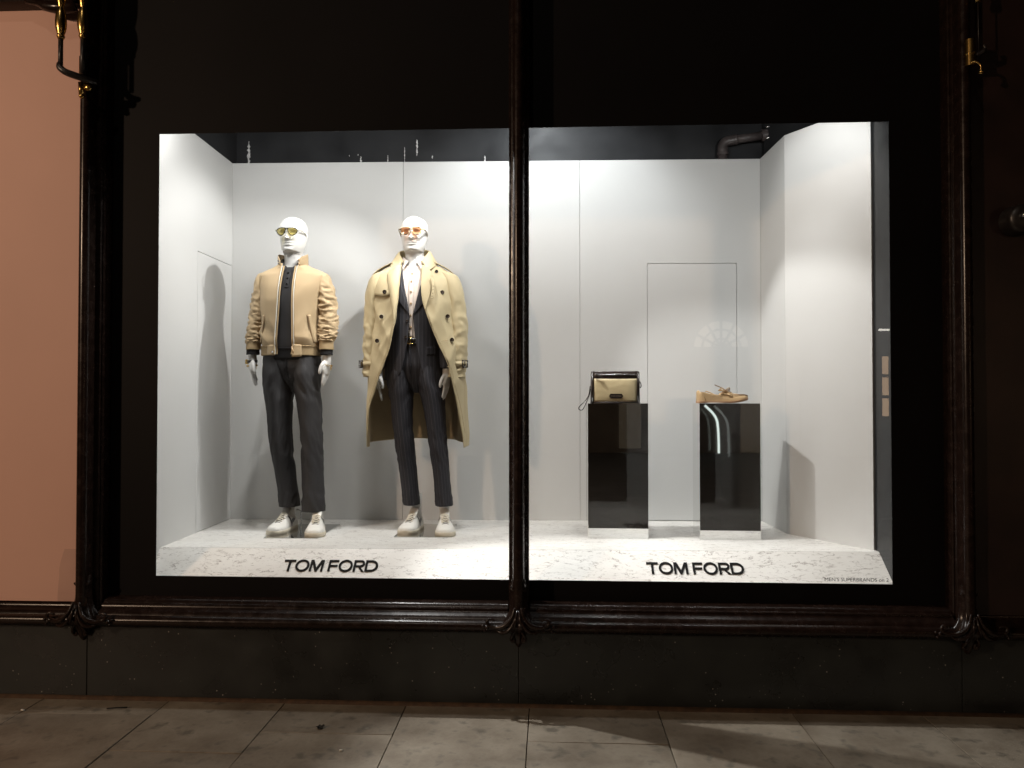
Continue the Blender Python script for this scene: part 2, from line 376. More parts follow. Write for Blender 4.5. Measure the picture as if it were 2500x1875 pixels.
def remesh_build(mb, name, mat, parent, voxel=0.003, smooth=4):
    o = mb.build(name, mat, parent)
    md = o.modifiers.new('r', 'REMESH'); md.mode = 'VOXEL'; md.voxel_size = voxel; md.use_smooth_shade = True
    m2 = o.modifiers.new('s', 'SMOOTH'); m2.iterations = smooth; m2.factor = 0.5
    dg = bpy.context.evaluated_depsgraph_get()
    me = bpy.data.meshes.new_from_object(o.evaluated_get(dg)); me.name = name
    o.modifiers.clear(); o.data = me
    me.polygons.foreach_set('use_smooth', [True] * len(me.polygons))
    if not me.materials: me.materials.append(mat)
    return o
def thing(name, label, cat, loc=(0, 0, 0), group=None):
    o = bpy.data.objects.new(name, None); COL.objects.link(o); o.location = loc
    o['label'] = label; o['category'] = cat
    if group: o['group'] = group
    o.empty_display_size = 0.1
    return o
def tag(o, label, cat, group=None):
    o['label'] = label; o['category'] = cat
    if group: o['group'] = group
    return o
def struct(o, label=None):
    o['kind'] = 'structure'
    if label: o['label'] = label
    return o
def crom(keys, m):
    """Catmull-Rom through key rows, m rows out"""
    K = np.array(keys, float); n = len(K); out = []
    for t in np.linspace(0, n - 1, m):
        i = min(int(t), n - 2); f = t - i
        p0, p1, p2, p3 = K[max(i - 1, 0)], K[i], K[i + 1], K[min(i + 2, n - 1)]
        out.append(0.5 * (2 * p1 + (p2 - p0) * f + (2 * p0 - 5 * p1 + 4 * p2 - p3) * f * f + (3 * p1 - p0 - 3 * p2 + p3) * f ** 3))
    return np.array(out)
def nz(x, y, z): return noise.noise(Vector((x, y, z)))
def ridge(x, y, z): return 1.0 - abs(noise.noise(Vector((x, y, z)))) * 2.0
# ================================================================== street and ground
mb = MB().box((-40, -40, -0.30), (40, 0.60, -0.045)); o = struct(mb.build('ground', M['asphalt'], smooth=False))
M['joint'] = simple('gritty joint', (0.085, 0.062, 0.042), 0.9, var=0.3, vscale=40)
pav = MB().box((-12, -2.6, -0.04), (12, 0.20, -0.028)).build('pavement', M['joint'], smooth=False); struct(pav)
cols = [-3.75, -3.15, -2.52, -1.88, -1.30, -0.70, -0.10, 0.515, 1.15, 1.75, 2.40, 3.05, 3.7]
cuts = {-3.15: [-0.42], -2.52: [-0.17, -0.95], -1.88: [-0.53], -1.30: [-0.32, -1.1], -0.70: [-0.88], -0.10: [-0.36, -1.0], 0.515: [-0.84], 1.15: [-0.66], 1.75: [-0.92], 2.40: [-0.5]}
for i in range(len(cols) - 1):
    ys = [0.03] + cuts.get(cols[i], [-0.75]) + [-1.75]
    for j in range(len(ys) - 1):
        g = 0.0020; dz = random.uniform(-0.002, 0.002); tl = random.uniform(-0.0015, 0.0015)
        m = MB(); a = (cols[i] + g, ys[j + 1] + g, -0.027); b = (cols[i + 1] - g, ys[j] - g, dz)
        m.box(a, b)
        m.v = [(x, y, z + (tl * (1 if x == a[0] else -1) if z > -0.02 else 0)) for x, y, z in m.v]
        m.build('paving_slab', random.choice(PAVE), pav, smooth=False, bevel=0.002)
# earth line in the joint at the foot of the wall
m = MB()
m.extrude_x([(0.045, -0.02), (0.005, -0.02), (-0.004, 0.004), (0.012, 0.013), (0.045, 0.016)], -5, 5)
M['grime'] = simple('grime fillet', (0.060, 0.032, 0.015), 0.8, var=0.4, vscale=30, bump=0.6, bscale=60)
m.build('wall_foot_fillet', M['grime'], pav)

# ================================================================== stone base of the shop front
base = thing('stone_base', 'polished black green granite base wall below the shop window', 'wall', (0, 0, 0))
xs = [-4.4, -2.312, -0.152, 1.945, 4.2]
for i in range(4):
    MB().box((xs[i] + 0.001, 0.018, 0.0), (xs[i + 1] - 0.001, 0.30, 0.405)).build('granite_slab', M['granite'], base, smooth=False, bevel=0.003)

# ================================================================== shop front frame
front = thing('window_frame', 'dark bronze moulded shop window frame with central mullion and carved feet', 'window frame', (0, 0, 0))
sill_prof = [(0.16, 0.36), (0.0, 0.36), (-0.012, 0.372), (-0.034, 0.376), (-0.048, 0.386), (-0.052, 0.400), (-0.048, 0.414), (-0.034, 0.424), (-0.024, 0.426),
             (-0.020, 0.434), (-0.010, 0.444), (0.006, 0.452), (0.014, 0.462), (0.014, 0.470), (0.028, 0.474), (0.034, 0.484), (0.05, 0.492), (0.16, 0.494)]
for x0, x1 in ((-4.4, -2.375), (-2.235, -0.205), (-0.097, 1.905), (2.005, 4.2)):
    MB().extrude_x(sill_prof, x0, x1).build('sill', M['bronze'], front, auto=40)
def post_profile(cx, wl, wr, front_y):
    """section of a glazing post: a half-round shaft between two stepped fillets"""
    r = 0.027; p = [(cx - wl, 0.100), (cx - wl, 0.030), (cx - wl + 0.005, 0.024), (cx - wl + 0.010, 0.024), (cx - wl + 0.013, 0.012), (cx - r - 0.004, 0.010)]
    p += [(cx - r * math.cos(a), front_y + r - r * math.sin(a) * 1.0) for a in np.linspace(0, math.pi, 15)]
    p += [(cx + r + 0.004, 0.010), (cx + wr - 0.013, 0.012), (cx + wr - 0.010, 0.024), (cx + wr - 0.005, 0.024), (cx + wr, 0.030), (cx + wr, 0.100)]
    return p
posts = {}
for key, cx, wl, wr, nm in (('l', -2.312, 0.040, 0.066, 'jamb'), ('c', -0.152, 0.049, 0.049, 'mullion'), ('r', 1.955, 0.046, 0.048, 'jamb')):
    posts[key] = MB().extrude_z(post_profile(cx, wl, wr, -0.058), 0.40, 4.3).build(nm, M['bronze'], front, auto=35)
def scroll(c, r0, r1, a0, a1, n=26, y0=0.0, lift=0.0):
    return [(c[0] + (r0 + (r1 - r0) * t) * math.cos(a0 + (a1 - a0) * t), y0 - lift * math.sin(math.pi * t), c[1] + (r0 + (r1 - r0) * t) * math.sin(a0 + (a1 - a0) * t)) for t in np.linspace(0, 1, n)]
def ornament(cx, parent):
    """carved acanthus foot: flared socket, side scrolls, leaf ribs and a pendant with two volutes"""
    m = MB(); rows = []
    keys = [(0.62, .034, .036), (0.60, .036, .040), (0.585, .040, .046), (0.572, .037, .042), (0.55, .038, .042), (0.50, .041, .046), (0.465, .048, .056), (0.435, .066, .072), (0.41, .078, .080), (0.392, .060, .070), (0.372, .042, .052), (0.345, .030, .036), (0.318, .020, .026), (0.298, .008, .012)]
    for z, a, b in crom(keys, 42):
        ring = []
        for k in range(33):
            t = -math.pi * k / 32
            fl = 1 + 0.10 * math.cos(t * 9) * max(0, 1 - abs(z - 0.42) / 0.12)
            ring.append((cx + a * math.cos(t) * fl, 0.014 + b * math.sin(t) * fl - 0.02, z))
        rows.append(ring)
    m.grid(rows)
    m.build('carved_foot', M['bronze'], parent)
    for s in (-1, 1):
        m = MB()
        # long leaf sweeping out along the sill and curling up
        p = [(cx + s * x, y, z) for x, y, z in [(0.015, -.075, .50), (0.030, -.085, .455), (0.060, -.088, .422), (0.095, -.080, .408), (0.128, -.072, .412)]]
        q = crom(p, 18).tolist() + [(cx + s * (0.128 + 0.020 * math.sin(a)), -.072, 0.432 - 0.020 * math.cos(a) * (1 - a / 9)) for a in np.linspace(0.2, 4.2, 14)]
        m.tube(q, np.interp(np.linspace(0, 1, len(q)), [0, .3, .6, 1], [.006, .013, .010, .005]), 9)
        p = [(cx + s * x, y, z) for x, y, z in [(0.008, -.080, .475), (0.022, -.092, .43), (0.048, -.092, .396), (0.078, -.080, .385), (0.098, -.072, .392), (0.104, -.070, .406)]]
        m.tube(crom(p, 20).tolist(), np.interp(np.linspace(0, 1, 20), [0, .4, 1], [.004, .010, .005]), 9)
        for bx, bz, br in ((0.150, 0.402, .011), (0.168, 0.410, .008), (0.160, 0.388, .007)):
            m.lathe((cx + s * bx, -.060, bz), [(0.001, -br)] + [(br * math.sin(a), -br * math.cos(a)) for a in np.linspace(.3, 2.8, 7)] + [(0.001, br)], 10)
        m.build('leaf_scroll', M['bronze'], parent)
        m = MB()
        p = [(cx + s * x, y, z) for x, y, z in [(0.010, -.060, .392), (0.026, -.058, .368), (0.034, -.044, .345)]]
        q = crom(p, 10).tolist() + [(cx + s * (0.034 - 0.016 + 0.016 * math.cos(a) * (1 - a / 8) + 0.004 * a), -.036, 0.345 - 0.016 * math.sin(a)) for a in np.linspace(0.1, 4.6, 14)]
        m.tube(q, np.interp(np.linspace(0, 1, len(q)), [0, .4, 1], [.005, .009, .005]), 8)
        m.tube([(cx + s * .004, -.080, .49), (cx + s * .012, -.092, .44), (cx + s * .020, -.094, .40)], [.004, .008, .003], 8)
        # lip at the top of the socket
        m.tube([(cx + s * x, -.042 + 0.9 * x * x * 10, .582 - .010 * math.sin(x / .038 * math.pi) ) for x in np.linspace(0.001, .038, 9)], .0045, 7)
        m.build('volute', M['bronze'], parent)
for k, cx in (('l', -2.312), ('c', -0.152), ('r', 1.955)): ornament(cx, posts[k])
# glass and the printed black border behind it
for x0, x1 in ((-2.262, -0.186), (-0.118, 1.925)):
    MB().add([(x0, 0.1015, 0.47), (x1, 0.1015, 0.47), (x1, 0.1015, 4.2), (x0, 0.1015, 4.2)], [(0, 1, 2, 3)]).build('glass_pane', M['glass'], front, smooth=False)
def border(x0, x1, hx0, hx1, z0, z1, hz0, hz1, y):
    m = MB(); t = 0.0015
    if hx0 > x0: m.box((x0, y, z0), (hx0, y + t, z1))
    if hx1 < x1: m.box((hx1, y, z0), (x1, y + t, z1))
    a, b = max(x0, hx0), min(x1, hx1)
    m.box((a, y, hz1), (b, y + t, z1)); m.box((a, y, z0), (b, y + t, hz0))
    return m.build('black_vinyl_border', M['vinyl'], front, smooth=False)
border(-2.262, -0.186, -2.003, -0.186, 0.47, 4.2, 0.593, 2.853, 0.0975)
border(-0.118, 1.925, -0.118, 1.661, 0.47, 4.2, 0.593, 2.853, 0.0975)
# small print on the glass
fc = bpy.data.curves.new('t', 'FONT'); fc.body = "MEN'S SUPERBRANDS on 2"; fc.size = 0.0255; fc.extrude = 0.0002
fo = bpy.data.objects.new('t', fc); COL.objects.link(fo)
bpy.context.view_layer.update()
me = bpy.data.meshes.new_from_object(fo.evaluated_get(bpy.context.evaluated_depsgraph_get()))
COL.objects.unlink(fo); bpy.data.objects.remove(fo)
xsz = max(v.co.x for v in me.vertices)
for v in me.vertices: v.co = Vector((1.338 + v.co.x / xsz * 0.307, 0.1030 - v.co.z, 0.6035 + v.co.y * 0.98))
me.materials.clear(); me.materials.append(M['print'])
fo = bpy.data.objects.new('small_print', me); COL.objects.link(fo); fo.parent = front; fo['label'] = 'small grey lettering low on the right pane'

# ---- neighbours of the window
pk = thing('pink_hoarding', 'flat salmon pink hoarding board left of the shop window', 'panel')
MB().box((-4.4, 0.020, 0.478), (-2.358, 0.045, 3.475)).build('board', M['pink'], pk, smooth=False)
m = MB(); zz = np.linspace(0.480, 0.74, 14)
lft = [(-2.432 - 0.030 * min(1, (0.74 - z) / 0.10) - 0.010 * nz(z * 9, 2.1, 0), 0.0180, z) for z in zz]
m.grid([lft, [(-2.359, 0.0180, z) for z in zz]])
M['pink_shade'] = simple('shaded pink', (0.56, 0.345, 0.28), 0.7, var=0.05)
m.build('shade_patch', M['pink_shade'], pk, smooth=False)  # wavy-edged shadow low on the board, put into a darker pink
tr = thing('timber_transom', 'dark timber rail above the pink hoarding, cut by the top edge', 'rail')
MB().extrude_x([(0.06, 3.472), (-0.03, 3.472), (-0.05, 3.482), (-0.05, 3.60), (0.06, 3.60)], -4.4, -2.36).build('rail', M['bronze'], tr, auto=40)
m = MB(); q = [(-2.62, -.045, 3.485), (-2.55, -.055, 3.470), (-2.50, -.062, 3.447), (-2.44, -.066, 3.438), (-2.39, -.060, 3.442), (-2.36, -.05, 3.455)]
m.tube(crom(q, 20).tolist(), np.interp(np.linspace(0, 1, 20), [0, .5, 1], [.012, .028, .03]), 12); m.build('carved_end', M['bronze'], tr)
bp = thing('brown_panel', 'dark brown timber panel right of the shop window', 'panel')
MB().box((2.003, 0.020, 0.47), (4.2, 0.05, 4.2)).build('board', M['brown_panel'], bp, smooth=False)
kn = thing('bell_knob', 'dark round boss with shiny centre on the brown panel', 'knob')
m = MB(); m.lathe((2.205, 0.0, 2.335), [(0.001, -.075), (.030, -.075), (.058, -.068), (.068, -.055), (.066, -.030), (.072, .0), (.072, .019)], 32, 'y'); m.build('boss', M['iron'], kn, auto=45)
m = MB(); m.lathe((2.190, 0.0, 2.342), [(0.001, -.108), (.010, -.106), (.017, -.096), (.017, -.086), (.011, -.078), (.011, -.070)], 20, 'y'); m.build('button', M['steel'], kn)

# ---- awning brackets
def bracket_left():
    b = thing('awning_bracket', 'brass and black iron awning bracket at the top left of the window', 'bracket')
    for cx, y, zb in ((-2.362, -0.16, 3.235), (-2.290, -0.10, 3.262)):
        k = [(.016, 0), (.020, .012), (.018, .020), (.026, .05), (.028, .085), (.023, .125), (.015, .150), (.015, .156), (.020, .180), (.026, .23), (.026, .32), (.02, .40)]
        MB().lathe((cx, y, zb), [(r * 0.92, h) for r, h in crom(k, 40).tolist()], 20).build('brass_baluster', M['brass'], b)
        MB().tube([(cx, y, 3.09), (cx, y, zb + .01)], .011, 12).build('iron_rod', M['iron'], b)
    m = MB(); q = [(-2.368, -.16, 3.118), (-2.360, -.165, 3.092), (-2.335, -.16, 3.072), (-2.300, -.14, 3.062), (-2.265, -.11, 3.056), (-2.235, -.07, 3.055)]
    m.tube(crom(q, 22).tolist(), np.interp(np.linspace(0, 1, 22), [0, .15, .6, 1], [.010, .016, .017, .012]), 10); m.build('iron_cradle', M['iron'], b)
    MB().tube([(-2.312, -.075, 3.08), (-2.312, -.075, 3.185)], .010, 12).build('brass_sleeve', M['brass'], b)
    m = MB(); m.tube([(-2.306, -.085, 3.05), (-2.304, -.085, 2.99)], [.014, .012], 12); m.lathe((-2.302, -.085, 2.985), [(.001, -.014), (.011, -.009), (.014, 0), (.011, .009), (.001, .014)], 14); m.build('brass_finial', M['brass'], b)
    MB().lathe((-2.275, -.08, 3.03), [(.001, -.010), (.020, -.010), (.020, .01), (.001, .01)], 18, 'y').build('brass_washer', M['brass'], b)
def bracket_right():
    b = thing('awning_bracket', 'small brass clamp with hook and ball on the right window jamb', 'bracket')
    m = MB(); m.tube([(1.962, -.075, 3.045), (1.962, -.075, 3.168)], .024, 20); m.build('brass_sleeve', M['brass'], b, auto=40)
    m = MB(); m.lathe((1.962, -.075, 3.10), [(.026, -.004), (.027, 0), (.026, .004)], 20); m.build('brass_ring', M['brass'], b)
    m = MB(); q = [(1.955, -.095, 3.055), (1.975, -.105, 3.052), (1.990, -.108, 3.035), (1.992, -.108, 3.012)]
    m.tube(crom(q, 14).tolist(), .006, 8); m.lathe((1.993, -.108, 3.004), [(.001, -.012), (.009, -.008), (.012, 0), (.009, .008), (.001, .012)], 14); m.build('hook', M['brass'], b)
    m = MB(); q = [(1.985, -.08, 3.095), (2.010, -.085, 3.105), (2.024, -.085, 3.125), (2.018, -.085, 3.14)]
    m.tube(crom(q, 14).tolist(), [.012] * 7 + [.008] * 7, 8); m.build('iron_lug', M['iron'], b)
    MB().tube([(1.998, -.08, 3.10), (1.996, -.08, 3.36)], .003, 8).build('iron_rod', M['iron'], b)
    MB().lathe((1.996, -.08, 3.345), [(.012, 0), (.018, .02), (.012, .05), (.02, .12)], 16).build('brass_baluster', M['brass'], b)
bracket_left(); bracket_right()

# ================================================================== inside of the display
ZF, ZT = 0.69, 3.072
def seg(p, q): 
    d = Vector((q[0] - p[0], q[1] - p[1])); return d.length, d.normalized()
def wall_piece(name, p, q, polys, mat, parent, thick=0.018, bevel=0.0015):
    """polygon in (s, z) along the plan line p->q, board thickness away from the viewer"""
    ln, d = seg(p, q); nrm = Vector((-d.y, d.x))
    if nrm.y < 0 and abs(nrm.y) > 0.3: nrm = -nrm
    m = MB()
    k = len(polys)
    fr = [(p[0] + d.x * s, p[1] + d.y * s, z) for s, z in polys]
    bk = [(x + nrm.x * thick, y + nrm.y * thick, z) for x, y, z in fr]
    m.add(fr + bk, [tuple(range(k)), tuple(range(2 * k - 1, k - 1, -1))] + [(i, (i + 1) % k, k + (i + 1) % k, k + i) for i in range(k)])
    return m.build(name, mat, parent, smooth=False, bevel=bevel)
def rect(s0, s1, z0, z1): return [(s0, z0), (s1, z0), (s1, z1), (s0, z1)]
BL, BR = (-2.126, 1.304), (1.384, 1.375)
bw = wall_piece('display_back_wall', (BL[0] - 0.1, BL[1] + 0.12), (BR[0] + 0.2, BR[1] + 0.12), rect(0, 3.85, 0.5, 4.3), M['black_paint'], None, 0.05); struct(bw)
LN, D = seg(BL, BR); g = 0.0013
gs = 0.0008; s1 = 1.150; s2 = 2.325; d0, d1 = 2.770, 3.353
wall_piece('wall_panel', (BL[0], BL[1] - 0.003), (BR[0], BR[1] - 0.003), rect(0, s1 - gs, ZF, ZT), M['wall'], bw, 0.024)
wall_piece('wall_panel', BL, BR, rect(s1 + gs, s2 - gs, ZF, ZT), M['wall'], bw, 0.022)
zd = 2.383
wall_piece('wall_panel', BL, BR, [(s2 + gs, ZF), (d0 - g, ZF), (d0 - g, zd + g), (d1 + g, zd + g), (d1 + g, ZF), (LN, ZF), (LN, ZT), (s2 + gs, ZT)], M['wall'], bw, 0.022)
wall_piece('hidden_door', BL, BR, rect(d0 + g, d1 - g, ZF + 0.004, zd - g), M['wall'], bw, 0.022)
# left wall: runs from behind the border back to the corner, with a second hidden door
LW0 = (-2.098, 0.118)
lw = wall_piece('display_left_wall', (LW0[0] - 0.026, LW0[1]), (BL[0] - 0.026, BL[1] + 0.12), rect(0, 1.33, 0.5, 4.3), M['black_paint'], None, 0.05); struct(lw)
LL, _ = seg(LW0, BL); e0 = 0.655; zl = 2.380
wall_piece('wall_panel', LW0, BL, [(0, 0.45), (e0 - g, 0.45), (e0 - g, zl + g), (LL, zl + g), (LL, ZT), (0, ZT)], M['wall'], lw, 0.022)
wall_piece('hidden_door', LW0, BL, rect(e0 + g, LL - 0.002, ZF + 0.003, zl - g), M['wall'], lw, 0.022)
# right wall: short return, then the splayed panel
R1, R2 = (1.406, 0.922), (1.712, 0.435)
rw = wall_piece('display_right_wall', (1.62, 1.48), (1.93, 0.11), rect(0, 1.4, 0.45, 4.3), M['dark_return'], None, 0.03); struct(rw)
wall_piece('wall_panel', BR, R1, rect(0, seg(BR, R1)[0], ZF, ZT), M['wall'], rw, 0.02)
wall_piece('wall_panel', R1, R2, rect(0.001, seg(R1, R2)[0], 0.60, ZT), M['wall'], rw, 0.018)
wall_piece('dark_return', (1.722, 0.440), (1.742, 0.112), rect(0, 0.33, 0.45, 4.0), M['dark_return'], rw, 0.02)
wall_piece('side_shell', (1.42, 1.42), (1.76, 0.44), rect(0, 1.04, ZT - 0.1, 4.3), M['black_paint'], rw, 0.02)
struct(MB().box((-2.25, 0.11, 4.02), (1.95, 1.5, 4.08)).build('display_ceiling', M['black_paint'], smooth=False))
# marble platform with sloping front
m = MB()
fl, frr = (-2.12, 0.335), (1.735, 0.402)
m.add([(fl[0], fl[1], ZF), (frr[0], frr[1], ZF), (1.76, 0.95, ZF), (1.45, 1.39, ZF), (-2.15, 1.33, ZF)], [(0, 1, 2, 3, 4)])
fs = struct(m.build('display_floor', M['marble'], smooth=False))
m = MB(); dy, dzz = 0.19, 0.17
m.add([(fl[0], fl[1], ZF), (frr[0], frr[1], ZF), (frr[0] + 0.045, frr[1] - dy, ZF - dzz), (fl[0], fl[1] - dy, ZF - dzz)], [(0, 3, 2, 1)])
m.v = [(x, y + (-0.0005 if z == ZF else 0), z - 0.0005) for x, y, z in m.v]
m.build('sloping_front', M['marble'], fs, smooth=False)
# scuffs where the black paint has come away
def scuff(px, pz, w_, h_, seed, y=None):
    rnd = random.Random(seed); m = MB(); n = 14; L_, R_ = [], []
    yy = (1.424 + 0.0202 * (px + 2.126) - 0.0015) if y is None else y
    for k in range(n + 1):
        t = k / n; ww = w_ * (0.25 + rnd.random()) * math.sin(math.pi * min(max(t, .06), .94)) ** .4 * .5; cx_ = px + w_ * .3 * (rnd.random() - .5)
        L_.append((cx_ - ww, yy, pz - h_ / 2 + h_ * t)); R_.append((cx_ + ww, yy, pz - h_ / 2 + h_ * t))
    m.grid([L_, R_]); return m.build('scuff', M['scuff'], bw, smooth=False)
for a in ((-2.065, 3.175, .022, .17, 1), (-1.29, 3.115, .012, .07, 2), (-1.105, 3.125, .005, .06, 3), (-0.905, 3.205, .012, .11, 4), (-0.44, 3.12, .010, .055, 5), (-0.99, 3.16, .006, .10, 6),
          (0.41, 3.095, .010, .012, 7), (0.405, 3.125, .008, .012, 8), (0.41, 3.15, .012, .010, 9), (0.49, 3.12, .006, .02, 10), (0.47, 3.17, .006, .02, 11), (1.04, 3.115, .008, .012, 12), (-0.80, 3.14, .010, .02, 13), (-1.37, 3.155, .006, .012, 14), (-1.31, 3.16, .006, .012, 15), (0.24, 3.16, .004, .006, 16), (0.15, 3.13, .004, .006, 17)): scuff(*a)
# drain pipe above the panels
M['pipe'] = simple('painted pipe', (0.075, 0.062, 0.060), 0.35, var=0.3, vscale=20)
pp = thing('waste_pipe', 'black elbowed waste pipe above the right end of the back wall', 'pipe')
yq = 1.440
MB().tube([(1.155, yq, 3.02), (1.155, yq, 3.155)], .030, 18).build('pipe_riser', M['pipe'], pp)
q = [(1.155, yq, 3.140), (1.156, yq, 3.178), (1.170, yq - .002, 3.203), (1.196, yq - .004, 3.214), (1.225, yq - .006, 3.217)]
MB().tube(crom(q, 16).tolist(), .0335, 18).build('pipe_elbow', M['pipe'], pp)
MB().tube([(1.215, yq - .006, 3.217), (1.415, yq - .03, 3.238)], .028, 18).build('pipe_arm', M['pipe'], pp)
m = MB(); m.tube([(1.139, yq, 3.128), (1.171, yq, 3.128)], .001, 4); m.lathe((1.155, yq, 3.128), [(.030, -.012), (.037, -.01), (.037, .01), (.030, .012)], 18); m.build('pipe_collar', M['pipe'], pp, auto=40)
MB().tube([(1.222, yq - .006, 3.218), (1.248, yq - .009, 3.2205)], .035, 18).build('pipe_collar', M['pipe'], pp, auto=40)
m = MB(); m.tube([(1.405, yq - .03, 3.237), (1.470, yq - .036, 3.244)], .040, 18); m.build('pipe_joint', M['pipe'], pp, auto=40)
for zz in (3.205, 3.28): MB().tube([(1.42, yq - .075, zz), (1.46, yq - .075, zz + .004)], .008, 8).build('joint_bolt', M['steel'], pp)

# ---- raised lettering on the sloping front
def letters(x0, name, label):
    t = thing(name, label, 'lettering')
    s = 0.0648; st = 0.175
    def arc(cx, cy, rx, ry, a0, a1, n): return [(cx + rx * math.cos(a), cy + ry * math.sin(a)) for a in np.linspace(a0, a1, n)]
    def ring(w_): return [arc(w_ / 2, .5, w_ / 2, .53, 0, 2 * math.pi, 49)[:-1], arc(w_ / 2, .5, w_ / 2 - st * 1.02, .53 - st * .9, 0, 2 * math.pi, 49)[:-1]]
    G = {
     'T': ([[(0, 1), (0, 1 - st * .92), (.46 - st / 2, 1 - st * .92), (.46 - st / 2, 0), (.46 + st / 2, 0), (.46 + st / 2, 1 - st * .92), (.92, 1 - st * .92), (.92, 1)]], .92),
     'O': (ring(1.14), 1.14),
     'M': ([[(0, 0), (0, 1), (.25, 1), (.55, .33), (.85, 1), (1.10, 1), (1.10, 0), (1.10 - st, 0), (1.10 - st, .70), (.63, 0), (.47, 0), (st, .70), (st, 0)]], 1.10),
     'F': ([[(0, 0), (0, 1), (.80, 1), (.80, 1 - st * .92), (st, 1 - st * .92), (st, .57), (.74, .57), (.74, .57 - st * .92), (st, .57 - st * .92), (st, 0)]], .80),
     'R': ([[(0, 0), (0, 1)] + [(.56, 1)] + arc(.56, .70, .33, .30, math.pi / 2, -math.pi / 2, 15) + [(.92, 0), (.70, 0), (.38, .40), (st, .40), (st, 0)],
            [(st, .55), (.54, .55)] + arc(.54, .70, .18, .15, -math.pi / 2, math.pi / 2, 11) + [(st, .85)]], .90),
     'D': ([[(0, 0), (0, 1), (.48, 1)] + arc(.48, .5, .56, .5, math.pi / 2, -math.pi / 2, 25) + [(.48, 0)],
            [(st, st * .92), (.47, st * .92)] + arc(.47, .5, .56 - st, .5 - st * .92, -math.pi / 2, math.pi / 2, 21) + [(st, 1 - st * .92)]], 1.04)}
    pos = 0.0
    for ch, adv in (('T', .045), ('O', .06), ('M', .40), ('F', .04), ('O', .075), ('R', .05), ('D', 0)):
        sp, w_ = G[ch]
        cu = bpy.data.curves.new('c', 'CURVE'); cu.dimensions = '2D'; cu.fill_mode = 'BOTH'; cu.extrude = 0.0016
        for pts in sp:
            q = cu.splines.new('POLY'); q.points.add(len(pts) - 1); q.use_cyclic_u = True
            for i, (a, b) in enumerate(pts): q.points[i].co = (a * s, b * s * 1.10, 0, 1)
        co = bpy.data.objects.new('c', cu); COL.objects.link(co); bpy.context.view_layer.update()
        me = bpy.data.meshes.new_from_object(co.evaluated_get(bpy.context.evaluated_depsgraph_get()))
        bpy.data.objects.remove(co)
        sl = math.sqrt(dy * dy + dzz * dzz); uy, uz = dy / sl, dzz / sl
        for v in me.vertices:
            X = x0 + pos + v.co.x; yf = fl[1] + (frr[1] - fl[1]) * (X - fl[0]) / (frr[0] - fl[0])
            b0 = 0.150      # distance down the slope of the baseline
            dd = b0 - v.co.y; h = 0.0035 + v.co.z
            v.co = Vector((X, yf - dd * uy - h * uz, ZF - dd * uz + h * uy))
        me.materials.clear(); me.materials.append(M['letter'])
        lo = bpy.data.objects.new('letter', me); COL.objects.link(lo); lo.parent = t
        pos += (w_ + adv) * s
    return t
letters(-1.400, 'raised_lettering', 'black raised brand lettering on the marble front left of the mullion')
letters(0.500, 'raised_lettering', 'black raised brand lettering on the marble front right of the mullion')

# ================================================================== across the street (seen as reflections in the glass)
ob = thing('opposite_building', 'building with lit windows across the street, seen only as reflections in the glass', 'building')
MB().box((-14, -17.0, -0.03), (20, -16.2, 9)).build('wall', M['far_wall'], ob, smooth=False)
def far_window(x0, x1, z0, z1, nx, nz_, arch=False, mat='lit_window'):
    m = MB()
    if arch:
        c = ((x0 + x1) / 2, z0); r = (x1 - x0) / 2
        m.add([(c[0], -16.15, c[1])] + [(c[0] + r * math.cos(a), -16.15, c[1] + r * math.sin(a)) for a in np.linspace(0, math.pi, 25)], [(0, k, k + 1) for k in range(1, 25)])
    else:
        m.add([(x0, -16.15, z0), (x1, -16.15, z0), (x1, -16.15, z1), (x0, -16.15, z1)], [(0, 1, 2, 3)])
    wn = m.build('window', M[mat], ob, smooth=False)
    m = MB()
    for i in range(nx + 1):
        if arch:
            a = math.pi * i / nx; m.tube([(c[0], -16.12, c[1]), (c[0] + r * math.cos(a), -16.12, c[1] + r * math.sin(a))], .035, 6)
        else:
            x = x0 + (x1 - x0) * i / nx; m.box((x - .04, -16.14, z0 - .04), (x + .04, -16.08, z1 + .04))
    for j in range(nz_ + 1):
        z = z0 + (z1 - z0) * j / nz_
        if not arch: m.box((x0, -16.13, z - .04), (x1, -16.075, z + .04))
        else: m.tube([(c[0] + r * (j + 1) / (nz_ + 1) * math.cos(a), -16.11, c[1] + r * (j + 1) / (nz_ + 1) * math.sin(a)) for a in np.linspace(0, math.pi, 17)], .03, 6)
    m.build('glazing_bars', M['far_frame'], wn, smooth=False)
far_window(8.41, 9.2, 0.98, 2.59, 3, 3)
far_window(3.68, 5.14, 2.77, 3.42, 6, 2, True, 'dim_window')
far_window(11.5, 13.5, 1.0, 3.0, 4, 3)
MB().box((8.40, -16.15, 3.20), (9.3, -16.10, 3.25)).build('tube_light', M['lit_tube'], ob, smooth=False)

# arched entrance edged with a light strip, and a dim shop window beside it (mirrored in the plinths)
q = [(4.60, -16.12, -0.02), (4.595, -16.12, 0.4), (4.56, -16.12, 0.83), (4.45, -16.12, 1.06), (4.23, -16.12, 1.28)]
MB().tube(crom(q, 40).tolist(), .030, 8).build('light_strip', M['strip'], ob)
MB().box((5.2, -16.16, 0.0), (6.4, -16.12, 1.9)).build('shop_door', M['door_glow'], ob, smooth=False)
MB().box((1.9, -16.16, 0.1), (2.5, -16.12, 1.5)).build('shop_door', M['door_glow'], ob, smooth=False)
